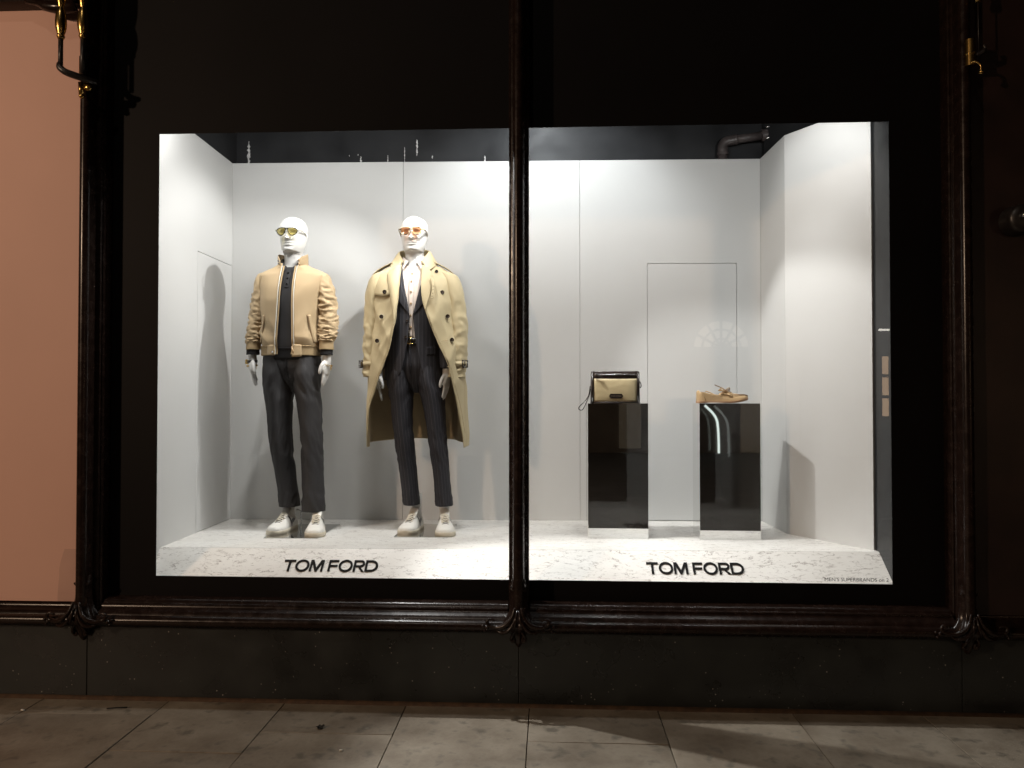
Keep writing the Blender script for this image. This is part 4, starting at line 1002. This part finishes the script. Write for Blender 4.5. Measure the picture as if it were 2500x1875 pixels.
for sd in (-1, 1):
    a = [(sd * .138, 1.300), (sd * .152, 1.21), (sd * .166, 1.135)]
    patch(KJ, [(x - .006, z) for x, z in a], [(x + .008, z) for x, z in a], 4, 16, .005, 'pocket_welt', M['tan_jacket'], jk)
    pts = [(x - sd * .009, front_y(KJ, x - sd * .009, z, .002), z) for x, z in crom(a, 18)]
    MB().tube(pts, .0022, 5).build('pocket_mouth', M['brown_lace'], jk)
    pts = [(sd * x, front_y(KJ, sd * x, z, .0015), z) for x, z in crom([(.166, 1.545), (.178, 1.50), (.181, 1.44), (.184, 1.38)], 22)]
    MB().tube(pts, .0016, 5).build('armhole_seam', M['stitch'], jk)
hand(m1, (-.229, -.043, 1.052), 1, R(8), R(-3)); hand(m1, (.225, -.043, 1.048), -1, R(-8), R(3))
sunglasses((X1, Y1 - .112, ZF + 1.680 + .117), 'aviator', M['black_acetate'], M['lens_yellow'], M['pale_acetate'], 'black aviator sunglasses with yellow lenses on the mannequin in the zip jacket')
bracelet((X1 - .2295, Y1 - .044, ZF + 1.026), .029, .027, 'wristwatch', 'black strapped wristwatch on the zip jacket mannequin', 'watch', 0, M['gold'], 0.05, M['black_leather'])
bracelet((X1 - .2300, Y1 - .045, ZF + 1.001), .030, .029, 'chain_bracelet', 'gold chain bracelet below the watch on the zip jacket mannequin', 'bracelet', 18, M['gold'], .10)
bracelet((X1 + .2255, Y1 - .045, ZF + 1.003), .031, .030, 'chain_bracelet', 'gold chain bracelet on the wrist without a watch, zip jacket mannequin', 'bracelet', 18, M['gold'], -.12)

# ================================================================== mannequin with trench coat
X2, Y2 = -0.823, 0.880
m2 = thing('mannequin', 'white mannequin in open beige trench coat over pinstripe suit, beside the mullion', 'mannequin', (X2, Y2, ZF), 'mannequins in the shop window')
head(m2, 1.682)
A2 = [(-.022, .050, .158, .0490, .066), (-.030, .046, .26, .0520, .066), (-.039, .038, .366, .0545, .068), (-.050, .020, .48, .0560, .072), (-.058, .006, .580, .0575, .078), (-.066, .002, .663, .0610, .086), (-.075, .002, .812, .0700, .100), (-.081, .0, .90, .0800, .108), (-.083, .0, 1.02, .082, .105), (-.080, 0, 1.14, .078, .100)]
B2 = [(.183, .020, .158, .0520, .066), (.174, .020, .26, .0500, .066), (.165, .018, .366, .0500, .068), (.153, .008, .48, .0530, .072), (.142, .002, .580, .0560, .078), (.134, .0, .663, .0590, .086), (.117, .0, .812, .0700, .100), (.100, .0, .90, .0780, .108), (.086, .0, 1.02, .082, .105), (.080, 0, 1.14, .078, .100)]
_, KT2 = trousers(m2, A2, B2, M['suit'], 8.4, wid=.172)
sneaker(m2, (.012, .140), (-.028, -.140), 1); sneaker(m2, (.172, .100), (.222, -.190), -1)
MB().box((-.078, -.205, .0005), (.234, .253, .007)).build('base_plate', M['mirror'], m2, smooth=False, bevel=.001)
MB().tube([(.018, .175, .005), (.018, .175, .09), (.010, .14, .10)], .0055, 10).build('support_rod', M['steel'], m2)
# shirt, belt
SK = [(1.15, 0, 0, .150, .108, .100, 2.3), (1.2, 0, 0, .155, .112, .106, 2.3), (1.38, 0, 0, .162, .112, .112, 2.4), (1.48, 0, .005, .166, .100, .108, 2.4), (1.55, 0, .01, .146, .078, .094, 2.2), (1.595, 0, .012, .092, .062, .082, 2.0), (1.625, 0, .013, .0645, .0585, .076, 2.0)]
sh = bpy.data.objects.new('shirt', None); COL.objects.link(sh); sh.parent = m2
rows, uv, KS = shell(SK, 64, 90, lambda t, z, x, y: .0045 * (ridge(x * 14 + 1, y * 4, z * 3.2 + x * 3) - .5) * (1 if z < 1.56 else .2), False, lambda x, y, z, f: -.045 * max(0, -y / .06) * max(0, (f - .8) / .2) ** 2)
m = MB(); m.grid(rows, True); m.build('shirt_body', M['shirt'], sh)
patch(KS, [(-.014, 1.57), (-.013, 1.4), (-.012, 1.165)], [(.016, 1.57), (.015, 1.4), (.014, 1.165)], 4, 24, .003, 'placket', M['shirt'], sh)
for z in (1.548, 1.500, 1.435, 1.365, 1.295, 1.225): button(KS, .002, z, .0058, M['tan_button'], sh, .005)
for sd in (-1, 1):
    rows = []
    for a in np.linspace(0, 1, 18):
        th = -math.pi / 2 + sd * (.36 + a * (math.pi - .36)); x, y = math.cos(th), math.sin(th); fr = max(0, 1 - a / .40); ox = sd * .024 * fr ** 1.3
        rows.append([(x * .0645, .013 + y * .062, 1.668 - .046 * max(0, -y) ** 2), (x * .068, .013 + y * .067, 1.666 - .048 * max(0, -y) ** 2), (x * (.080 + .004 * fr) + ox * .6, .013 + y * (.078 + .006 * fr), 1.638 - .036 * max(0, -y) - .006 * fr), (x * (.086 + .016 * fr) + ox, .012 + y * (.084 + .008 * fr), 1.622 - .046 * max(0, -y) ** 2 - .022 * fr ** 2)])
    m = MB(); m.grid(rows); m.build('collar_flap', M['shirt'], sh, solid=.0025, sub=1)
pts = []
m = MB(); rows = [[], []]
for t in np.linspace(-math.pi, 0, 40):
    x, y = .160 * math.cos(t), .114 * math.sin(t); rows[0].append((x, y, 1.128)); rows[1].append((x, y, 1.163))
m.grid(rows); bl = m.build('belt', M['black_leather'], m2, solid=.004)
m = MB(); m.tube([(x, -.1195, z) for x, z in ((-.019, 1.126), (.023, 1.126), (.023, 1.165), (-.019, 1.165), (-.019, 1.126))], .0032, 8); m.tube([(.002, -.1205, 1.128), (.002, -.1205, 1.163)], .0022, 6); m.build('belt_buckle', M['gold'], bl)
# suit jacket
su = bpy.data.objects.new('suit_jacket', None); COL.objects.link(su); su.parent = m2
UK = [(.915, .0, .002, .178, .128, .132, 2.3, -.110, .122), (.935, .0, .002, .177, .129, .131, 2.3, -.075, .092), (.965, .0, .001, .175, .130, .130, 2.3, -.052, .073), (1.01, 0, 0, .172, .130, .128, 2.3, -.040, .060), (1.08, 0, 0, .167, .130, .124, 2.3, -.026, .045), (1.16, 0, 0, .164, .130, .122, 2.3, -.013, .030), (1.25, 0, 0, .168, .130, .126, 2.4, -.006, .022), (1.31, 0, 0, .174, .130, .130, 2.4, -.006, .021), (1.38, 0, 0, .180, .127, .132, 2.5, -.018, .036), (1.45, 0, .003, .186, .118, .126, 2.5, -.034, .052), (1.50, 0, .006, .186, .107, .118, 2.4, -.044, .062), (1.545, 0, .009, .176, .095, .108, 2.3, -.052, .069), (1.575, 0, .011, .146, .086, .101, 2.2, -.056, .070), (1.60, 0, .012, .114, .079, .095, 2.1, -.058, .070), (1.62, 0, .013, .090, .076, .090, 2.0, -.058, .068)]
rows, uv, KU = shell(UK, 96, 150, lambda t, z, x, y: .0035 * nz(x * 6, y * 6 + 3, z * 4) + .004 * (ridge(x * 5 + z, y * 3, z * 7 + abs(x) * 9) - .5) * math.exp(-((z - 1.18) / .07) ** 2))
m = MB(); m.grid(rows, uv=[(p[0] + .004, p[2]) for r in rows for p in r]); m.build('jacket_body', M['suit'], su, solid=.004)
for sd in (-1, 1):
    rows, uv = limb([(sd * .158, .012, 1.54, .040, .064), (sd * .178, .010, 1.48, .048, .070), (sd * .185, .006, 1.38, .050, .066), (sd * .192, -.004, 1.22, .048, .058), (sd * .197, -.018, 1.08, .044, .052), (sd * .200, -.028, .985, .040, .047)], 60, 36, lambda t, z, f: .004 * (ridge(math.cos(t) + sd, math.sin(t), z * 11) - .5))
    m = MB(); m.grid(rows, uv=uv); m.build('suit_sleeve', M['suit'], su, solid=.003)
# lapels
patch(KU, [(-.058, 1.605), (-.060, 1.54), (-.048, 1.46), (-.028, 1.39), (-.004, 1.305)], [(-.084, 1.600), (-.105, 1.53), (-.112, 1.455), (-.075, 1.385), (-.006, 1.302)], 8, 26, .006, 'lapel', M['suit'], su)
patch(KU, [(.070, 1.605), (.072, 1.54), (.060, 1.46), (.044, 1.39), (.020, 1.300)], [(.090, 1.600), (.110, 1.53), (.118, 1.445), (.086, 1.375), (.022, 1.297)], 8, 26, .006, 'lapel', M['suit'], su)
for x, z in ((-.016, 1.262), (-.024, 1.165)): button(KU, x, z, .0085, M['horn'], su, .006)
patch(KU, [(.098, 1.108), (.150, 1.112)], [(.098, 1.060), (.150, 1.064)], 8, 8, .004, 'pocket_flap', M['suit'], su)
# trench coat hung on the shoulders
tc = bpy.data.objects.new('trench_coat', None); COL.objects.link(tc); tc.parent = m2
TK = [(.500, .018, .010, .302, .200, .215, 2.3, -.278, .314), (.60, .017, .008, .300, .200, .212, 2.3, -.266, .304), (.75, .016, .006, .296, .198, .206, 2.3, -.246, .284), (.87, .015, .004, .292, .196, .200, 2.3, -.205, .258), (1.00, .014, .002, .285, .192, .192, 2.3, -.150, .228), (1.10, .012, 0, .275, .188, .184, 2.3, -.112, .185), (1.20, .010, 0, .264, .182, .178, 2.4, -.092, .142), (1.30, .007, 0, .254, .172, .170, 2.4, -.076, .104), (1.38, .004, 0, .248, .160, .164, 2.5, -.067, .079), (1.46, .002, .002, .246, .142, .152, 2.5, -.064, .068), (1.51, .001, .006, .244, .126, .140, 2.4, -.063, .065), (1.545, .001, .009, .234, .112, .128, 2.3, -.063, .063), (1.572, 0, .011, .204, .101, .118, 2.2, -.062, .062), (1.596, 0, .012, .164, .093, .110, 2.1, -.066, .066), (1.618, 0, .013, .126, .089, .104, 2.0, -.070, .070), (1.632, 0, .013, .108, .087, .101, 2.0, -.072, .072)]
def tdisp(t, z, x, y):
    lo = max(0, min(1, (1.25 - z) / .6))
    d = .012 * nz(x * 3.5 + 5, y * 3.5, z * 2.2)
    d += .018 * lo * math.sin(t * 7 + 1.2 * nz(x * 2, y * 2, z * 1.3) + 1) * (1 if y > -.02 else .25)
    d += .013 * (ridge(x * 4 + z * 2, y * 3, z * 4 - abs(x) * 5) - .5) * (1 - .5 * lo) + .006 * (ridge(x * 9 + 2, y * 6, z * 9 + abs(x) * 12) - .5) * (1 - lo)
    return d
rows, uv, KC = shell(TK, 120, 170, tdisp, True, lambda x, y, z, f: (.048 * max(0, (y + .1) / .3) if True else 0) * max(0, 1 - f * 3))
m = MB(); m.grid(rows, uv=uv); m.build('coat_body', M['trench'], tc, solid=.004, mat2=M['lining'])
TL = [(-.178, .012, 1.566, .048, .072), (-.205, .012, 1.545, .054, .088), (-.222, .008, 1.50, .058, .094), (-.234, .004, 1.42, .060, .092), (-.243, .0, 1.30, .058, .084), (-.250, -.006, 1.18, .056, .078), (-.254, -.012, 1.06, .054, .074), (-.256, -.016, .985, .053, .072), (-.257, -.018, .935, .054, .073)]
TR = [(.178, .012, 1.566, .048, .072), (.207, .012, 1.545, .055, .088), (.226, .008, 1.50, .060, .094), (.243, .004, 1.42, .063, .092), (.258, .0, 1.30, .064, .084), (.266, -.006, 1.20, .062, .078), (.268, -.012, 1.08, .056, .074), (.266, -.016, .985, .052, .072), (.262, -.018, .930, .052, .073)]
sleeve(TL, tc, M['trench'], 4.4, .0090, 'coat_sleeve', 5); sleeve(TR, tc, M['trench'], 9.1, .0100, 'coat_sleeve', 5)
for keys, sd in ((TL, -1), (TR, 1)):
    x, y, z = keys[-2][0] + sd * .001, keys[-2][1], 1.010
    m = MB(); rows = []
    for zz in (z - .014, z + .014):
        rows.append([(x + .0595 * math.cos(a), y + .079 * math.sin(a), zz) for a in np.linspace(0, 2 * math.pi, 41)])
    m.grid(rows); st_ = m.build('cuff_strap', M['trench'], tc, solid=.003)
    bx, by = x + sd * .050, y - .045; m = MB()
    q = [(bx - sd * .012, by - .016, z - .020), (bx + sd * .014, by + .012, z - .020), (bx + sd * .014, by + .012, z + .020), (bx - sd * .012, by - .016, z + .020), (bx - sd * .012, by - .016, z - .020)]
    m.tube(q, .0048, 8); m.tube([((q[0][0] + q[1][0]) / 2, (q[0][1] + q[1][1]) / 2 - .002, z - .02), ((q[0][0] + q[1][0]) / 2, (q[0][1] + q[1][1]) / 2 - .002, z + .02)], .003, 6); m.build('cuff_buckle', M['horn'], st_)
    # shoulder strap
    m = MB(); rows = []
    for dy_ in (-.026, -.024, .024, .026):
        rows.append([(sd * xx, .012 + dy_ - .02, zz + (.0 if abs(dy_) < .025 else -.004)) for xx, zz in ((.118, 1.632), (.15, 1.617), (.18, 1.603), (.21, 1.586), (.235, 1.566), (.252, 1.545))])
    m.grid(rows); m.build('shoulder_strap', M['trench'], tc, solid=.004)
# turned-up collar
for sd in (-1, 1):
    rows = []
    for a in np.linspace(0, 1, 30):
        th = -math.pi / 2 + sd * (.62 + a * (math.pi - .62)); x, y = math.cos(th), math.sin(th)
        fr = max(0, 1 - a / .40); b = math.sin(math.pi * min(1, a * 1.0))
        zt = 1.735 - .055 * (1 - a) - .052 * fr ** 1.6
        rows.append([(x * .104, .013 + y * .092, 1.612 - .020 * fr), (x * .100, .013 + y * .090, 1.650 - .018 * fr), (x * .090, .013 + y * .084, zt - .018), (x * .086, .013 + y * .080, zt), (x * .093, .013 + y * .086, zt + .003), (x * (.112 + .02 * fr), .013 + y * (.100 + .014 * fr), zt - .028), (x * (.138 + .010 * fr), .012 + y * (.118 + .012 * fr), zt - .072 + .018 * fr), (x * (.146 + .016 * fr), .010 + y * (.122 + .018 * fr), zt - .088 + .016 * fr)])
    m = MB(); m.grid(rows); m.build('coat_collar', M['trench'], tc, solid=.003, sub=1)
# wide lapel turned back on one side, flap with latch on the other
patch(KC, [(-.060, 1.600), (-.063, 1.50), (-.065, 1.42), (-.070, 1.34), (-.085, 1.240)], [(-.112, 1.585), (-.142, 1.545), (-.128, 1.46), (-.106, 1.36), (-.087, 1.238)], 12, 30, .012, 'coat_lapel', M['trench'], tc, .004, lambda t, f: .005 + .020 * math.sin(math.pi * min(1, t * .9)) * (1 - f * .7))
patch(KC, [(.063, 1.600), (.064, 1.52), (.068, 1.45), (.080, 1.385), (.096, 1.325)], [(.100, 1.588), (.122, 1.545), (.128, 1.47), (.118, 1.40), (.094, 1.323)], 12, 30, .010, 'coat_lapel', M['trench'], tc, .004, lambda t, f: .004 + .014 * t * (1 - f * .5))
a = [(.126, 1.515), (.138, 1.48), (.141, 1.43), (.136, 1.385)]
lt = patch(KC, [(x - .008, z) for x, z in a], [(x + .010, z) for x, z in a], 4, 18, .030, 'throat_latch', M['trench'], tc, .003)
for x, z in ((.141, 1.462), (.142, 1.440), (.140, 1.418), (.137, 1.400)):
    m = MB(); m.lathe((x, front_y(KC, x, z, .0305), z), [(.0004, -.0012), (.0022, -.001), (.0024, .001)], 8, 'y'); m.build('latch_hole', M['horn'], lt)
# stitched front edges
for c_ in (7, 8):
    sg = -1 if c_ == 7 else 1
    for of_, r_, mt_ in ((.0, .0022, 'trench'), (.011, .0011, 'stitch')):
        pts = [(k[c_] + sg * of_, front_y(KC, k[c_] + sg * of_, k[0], .003), k[0]) for k in KC[::2] if .56 < k[0] < 1.50]
        MB().tube(pts, r_, 5).build('front_edge', M[mt_], tc)
# storm flap and stitched seams
patch(KC, [(-.228, 1.42), (-.19, 1.412), (-.15, 1.405), (-.085, 1.425)], [(-.215, 1.545), (-.18, 1.566), (-.14, 1.585), (-.10, 1.60)], 10, 20, .006, 'storm_flap', M['trench'], tc, .003)
for x, z in ((-.150, 1.432), (-.166, 1.285), (-.192, 1.143)): button(KC, x, z, .0125, M['horn'], tc, .010)
for x, z in ((.190, 1.430), (.222, 1.288), (.247, 1.150)): button(KC, x, z, .0125, M['horn'], tc, .008)
button(KC, .150, 1.560, .010, M['horn'], tc, .010)
for q in ([(.078, 1.405), (.10, 1.41), (.12, 1.405)], [(.135, 1.268), (.158, 1.275), (.176, 1.28)], [(.190, 1.138), (.208, 1.142), (.226, 1.145)], [(-.085, 1.405), (-.070, 1.41), (-.060, 1.41)], [(-.098, 1.268), (-.088, 1.266)], [(.222, .990), (.238, .985)]):
    MB().tube([(x, front_y(KC, x, z, .0045), z) for x, z in crom(q, 8)], .0016, 5).build('buttonhole', M['stitch'], tc)
hand(m2, (-.206, -.034, .962), 1, R(14), R(-2), spread=2.2); hand(m2, (.205, -.034, .968), -1, R(-14), R(2))
sunglasses((X2, Y2 - .112, ZF + 1.682 + .118), 'square', M['tortoise'], M['lens_orange'], M['tortoise'], 'square tortoiseshell sunglasses with orange lenses on the trench coat mannequin')
# ================================================================== mirror plinths, pouch and shoe
def plinth(x0, x1, y0, y1, h, label):
    p = thing('display_plinth', label, 'plinth', ((x0 + x1) / 2, (y0 + y1) / 2, ZF), 'mirror plinths')
    w_, d_ = (x1 - x0) / 2, (y1 - y0) / 2
    MB().box((-w_, -d_, 0.0005), (w_, d_, h)).build('mirror_box', M['mirror'], p, smooth=False, bevel=.0012)
    return p
PH = 0.776
plinth(0.219, 0.564, 0.718, 0.935, PH, 'mirrored plinth under the two tone pouch, nearer the mullion')
plinth(0.853, 1.195, 0.700, 0.915, PH, 'mirrored plinth under the tan boat shoe, nearer the right wall')
# ---- pouch
zb = ZF + PH
pc = thing('zip_pouch', 'sand leather zip pouch with dark brown trim standing on a mirrored plinth', 'bag', (0.382, 0.800, zb))
W2, H, T = .1445, .190, .024
def sheet(x0, x1, z0, z1, y, bul, nx=16, nzz=12):
    return [[(x0 + (x1 - x0) * i / nx, y - bul * math.sin(math.pi * i / nx) ** .7 * math.sin(math.pi * j / nzz) ** .7 + .002 * nz(i * .7, j * .6, 3), z0 + (z1 - z0) * j / nzz) for i in range(nx + 1)] for j in range(nzz + 1)]
m = MB(); rows = []
for z, w_, t_ in crom([(0.001, W2 - .004, T), (.006, W2, T + .003), (.09, W2 - .001, T), (.16, W2 - .002, T * .7), (.183, W2 - .004, T * .45), (.189, W2 - .012, T * .3)], 22):
    rows.append([(x, y, z) for x, y in [ (w_ * math.copysign(abs(math.cos(a)) ** .12, math.cos(a)), t_ * math.copysign(abs(math.sin(a)) ** .5, math.sin(a))) for a in np.linspace(0, 2 * math.pi, 48, endpoint=False)]])
m.grid(rows, True, True, True); m.build('bag_body', M['bag_trim'], pc, auto=60)
m = MB(); m.grid(sheet(-.125, .124, .009, .143, -.0275, .007)); m.build('front_panel', M['bag_canvas'], pc, solid=.002)
m = MB(); m.grid(sheet(-.125, .125, .1425, .176, -.0250, .004, 16, 6)); m.build('zip_band', M['bag_trim'], pc, solid=.002)
MB().tube([(-.120, -.0300, .166), (0, -.0315, .1665), (.122, -.0300, .166)], .0022, 6).build('zip_teeth', M['steel'], pc)
MB().box((-.120, -.036, .160), (-.104, -.029, .171)).build('zip_slider', M['steel'], pc, smooth=False, bevel=.002)
m = MB(); m.tube([(-.106, -.037, .163), (-.094, -.040, .157), (-.080, -.042, .150), (-.066, -.042, .143)], [.0025, .005, .0065, .004], 8, flat=.5); m.build('zip_pull', M['bag_trim'], pc)
for x, z0, z1 in ((-.1345, .004, .182), (.1335, .004, .182)):
    m = MB(); m.tube([(x, -.0285, z0), (x, -.0295, (z0 + z1) / 2), (x * .995, -.022, z1)], .0075, 8, flat=1.0); m.build('side_trim', M['bag_trim'], pc)
m = MB(); m.tube([(-.130, -.0275, .006), (.130, -.0275, .006)], .0045, 8); m.build('bottom_piping', M['bag_trim'], pc)
# hexagonal label with debossed name
m = MB(); hx = [(-.041, 0), (-.033, .0135), (.033, .0135), (.041, 0), (.033, -.0135), (-.033, -.0135)]
m.add([(x + .003, -.0385, .042 + z) for x, z in hx] + [(x + .003, -.0340, .042 + z) for x, z in hx], [(0, 1, 2, 3, 4, 5), (11, 10, 9, 8, 7, 6)] + [(i, (i + 1) % 6, 6 + (i + 1) % 6, 6 + i) for i in range(6)])
lb = m.build('leather_label', M['bag_trim'], pc, smooth=False, bevel=.0015)
fc = bpy.data.curves.new('t', 'FONT'); fc.body = "TOM FORD"; fc.size = .0125; fc.extrude = .0002; fc.align_x = 'CENTER'
fo = bpy.data.objects.new('t', fc); COL.objects.link(fo); bpy.context.view_layer.update()
me = bpy.data.meshes.new_from_object(fo.evaluated_get(bpy.context.evaluated_depsgraph_get())); bpy.data.objects.remove(fo)
for v in me.vertices: v.co = Vector((.003 + v.co.x, -.0392 - v.co.z, .0378 + v.co.y))
M['deboss'] = simple('debossed print', (.16, .13, .10), .35); me.materials.clear(); me.materials.append(M['deboss'])
fo = bpy.data.objects.new('label_print', me); COL.objects.link(fo); fo.parent = lb
# wrist strap hanging over the plinth edge
q = [(-.146, -.004, .100), (-.150, -.010, .070), (-.158, -.018, .040), (-.178, -.030, .012), (-.200, -.040, -.008), (-.213, -.044, -.024), (-.212, -.046, -.036), (-.200, -.046, -.040), (-.188, -.044, -.032), (-.174, -.036, -.004), (-.160, -.022, .026), (-.150, -.008, .050), (-.146, 0, .085)]
MB().tube(crom(q, 60).tolist(), .0028, 6, flat=1.0).build('wrist_strap', M['bag_trim'], pc)
MB().tube([(.143, -.002, .128), (.150, -.006, .115), (.152, -.006, .100), (.146, -.002, .090)], .003, 6).build('side_loop', M['bag_trim'], pc)

# ---- boat shoe, toe to the right
sh2 = thing('boat_shoe', 'tan suede boat shoe with leather laces on a mirrored plinth', 'shoe', (0.853, 0.800, zb))
SL = .298
def bw_(t): return float(np.interp(t, [0, .03, .1, .25, .4, .55, .7, .82, .92, .97, 1], [.010, .024, .033, .034, .034, .040, .047, .047, .037, .024, .006]))
def spring(t): return .020 * max(0, (t - .62) / .38) ** 1.8
def top_(t): return float(np.interp(t, [0, .03, .08, .2, .32, .42, .50, .56, .64, .72, .82, .92, .97, 1], [.066, .076, .0765, .068, .060, .058, .066, .072, .066, .060, .056, .051, .046, .038]))
m = MB(); rows = []
for t in np.concatenate([np.linspace(0, .1, 5), np.linspace(.14, .86, 16), np.linspace(.9, 1, 6)]):
    w_ = bw_(t) + .001; s0 = spring(t); hl = .004 * max(0, min(1, (t - .16) / .08)) * max(0, 1 - (t - .3) / .3)
    rows.append([(t * SL, lt * w_, z) for lt, z in ((-.94, .001 + s0 + hl), (-1, .004 + s0), (-1, .012 + s0), (-.9, .0135 + s0), (.9, .0135 + s0), (1, .012 + s0), (1, .004 + s0), (.94, .001 + s0 + hl))])
m.grid(rows, True, True, True); m.build('sole', M['tan_sole'], sh2, auto=50)
m = MB(); rows = []
for t in np.concatenate([np.linspace(.006, .1, 7), np.linspace(.13, .86, 30), np.linspace(.88, .992, 9)]):
    w_ = bw_(t) * .97; b_ = .0125 + spring(t); tp = top_(t); h = tp - b_
    op = max(0, min(1, (t - .05) / .04)) * max(0, min(1, (.47 - t) / .05)); row = []
    for k in range(29):
        a = math.pi * k / 28; c, s_ = math.cos(a), math.sin(a); nn = 2.6 - .6 * max(0, min(1, (t - .45) / .1)) * max(0, min(1, (.95 - t) / .1)) + 5 * op
        x_ = w_ * math.copysign(abs(c) ** (2 / nn), c); z_ = b_ + h * s_ ** (2 / nn)
        if op > 0 and abs(c) < .80: z_ -= op * .022 * (1 - (abs(c) / .80) ** 6)
        if t > .60 and abs(c) < .72: z_ -= .0022 * min(1, (t - .6) / .05)
        row.append((t * SL, -x_, z_ + .0012 * nz(t * 9, a * 2, 7)))
    rows.append(row)
m.grid(rows, False, True, True); m.build('upper', M['tan_suede'], sh2)
def side(t, f, off=.002):
    w_ = bw_(t) * .97; b_ = .0125 + spring(t); h = top_(t) - b_; a = f * math.pi / 2; nn = 2.4
    return (t * SL, -(w_ + off) * math.cos(a) ** (2 / nn), b_ + h * math.sin(a) ** (2 / nn) + off * math.sin(a))
MB().tube([side(t, f) for t, f in crom([(.985, .62), (.93, .66), (.84, .58), (.76, .50), (.70, .46)], 24)], .0030, 6).build('toe_seam', M['brown_lace'], sh2)
MB().tube([side(t, f, .0008) for t, f in crom([(.17, .95), (.165, .62), (.115, .42), (.14, .22), (.165, .02)], 24)], .0016, 5).build('heel_seam', M['brown_lace'], sh2)
MB().tube([side(t, f, .0006) for t, f in crom([(.03, .60), (.09, .60), (.16, .63)], 10)], .0008, 5).build('heel_seam', M['brown_lace'], sh2)
for a, b in (((.18, .80), (.325, .52)), ((.20, .46), (.305, .36)), ((.44, .50), (.60, .36)), ((.60, .34), (.66, .46))):
    pts = crom([a, ((a[0] + b[0]) / 2, (a[1] + b[1]) / 2 + .03), b], 12); MB().tube([side(t, f, .0035) for t, f in pts], .0034, 7).build('side_lace', M['tan_suede'], sh2)
patch_rows = [[side(t, f, .004) for f in np.linspace(.28, .80, 7)] for t in np.linspace(.60, .675, 5)]
m = MB(); m.grid(patch_rows); m.build('eyelet_tab', M['tan_suede'], sh2, solid=.002)
m = MB()
for t, f in ((.625, .50), (.650, .62), (.635, .72)):
    p = side(t, f, .0055); m.lathe((p[0], p[1], p[2]), [(.0004, -.001), (.0022, 0), (.0022, .002)], 8, 'y')
m.build('eyelets', M['horn'], sh2)
# tongue, bow and lace ends
m = MB(); rows = []
for t, z in ((.44, .082), (.48, .082), (.54, .079), (.62, .070)): rows.append([(t * SL, lt * .026, z - .010 * lt * lt) for lt in np.linspace(-1, 1, 9)])
m.grid(rows); m.build('tongue', M['tan_suede'], sh2, solid=.003, sub=1)
for q, nm in (([(.163, -.020, .074), (.172, -.030, .084), (.182, -.034, .090), (.186, -.030, .082), (.176, -.024, .074), (.164, -.020, .074)], 'lace_loop'), ([(.163, -.018, .075), (.150, -.022, .086), (.138, -.026, .086), (.132, -.028, .080), (.146, -.024, .074), (.163, -.018, .074)], 'lace_loop'),
              ([(.164, -.020, .074), (.150, -.034, .064), (.136, -.040, .056)], 'lace_end'), ([(.160, -.012, .080), (.140, -.008, .092), (.118, -.004, .102), (.106, -.004, .1075)], 'lace_end'), ([(.176, -.022, .078), (.186, -.010, .076), (.192, .006, .072)], 'lace_end')):
    MB().tube(crom(q, 24).tolist(), .0028, 7).build(nm, M['brown_lace'] if nm == 'lace_end' else M['tan_suede'], sh2)

# ================================================================== litter on the pavement
lf = MB(); rnd = random.Random(5); pts = []
for k in range(14):
    a = 2 * math.pi * k / 14; r = .016 * (0.55 + rnd.random() * .7); pts.append((r * math.cos(a) * 1.15, r * math.sin(a), .004 + .010 * rnd.random()))
lf.add([(0, 0, .004)] + pts, [(0, 1 + k, 1 + (k + 1) % 14) for k in range(14)])
o = lf.build('dead_leaf', M['leaf'], None, smooth=False, solid=.002); o.location = (-1.042, -0.275, 0.001); tag(o, 'crumpled dark dead leaf lying on the pavement below the left pane', 'leaf')
o = MB().tube([(-.045, -.010, .004), (0, .001, .005), (.046, .008, .004)], .0028, 6).build('twig', M['leaf']); o.location = (-2.085, -0.105, 0.001); tag(o, 'thin dark twig on the pavement near the pink hoarding', 'twig')
o = MB().tube([(-.007, 0, .004), (.007, .002, .004)], .004, 8).build('paper_scrap', M['stub']); o.location = (-0.885, -0.495, 0.001); tag(o, 'tiny white scrap nearest the bottom edge, right of the dead leaf', 'litter')
o = MB().tube([(-.008, .003, .004), (.008, -.001, .004)], .004, 8).build('paper_scrap', M['stub']); o.location = (-2.52, -0.155, 0.001); tag(o, 'tiny white scrap on the slab joint at the far left', 'litter')
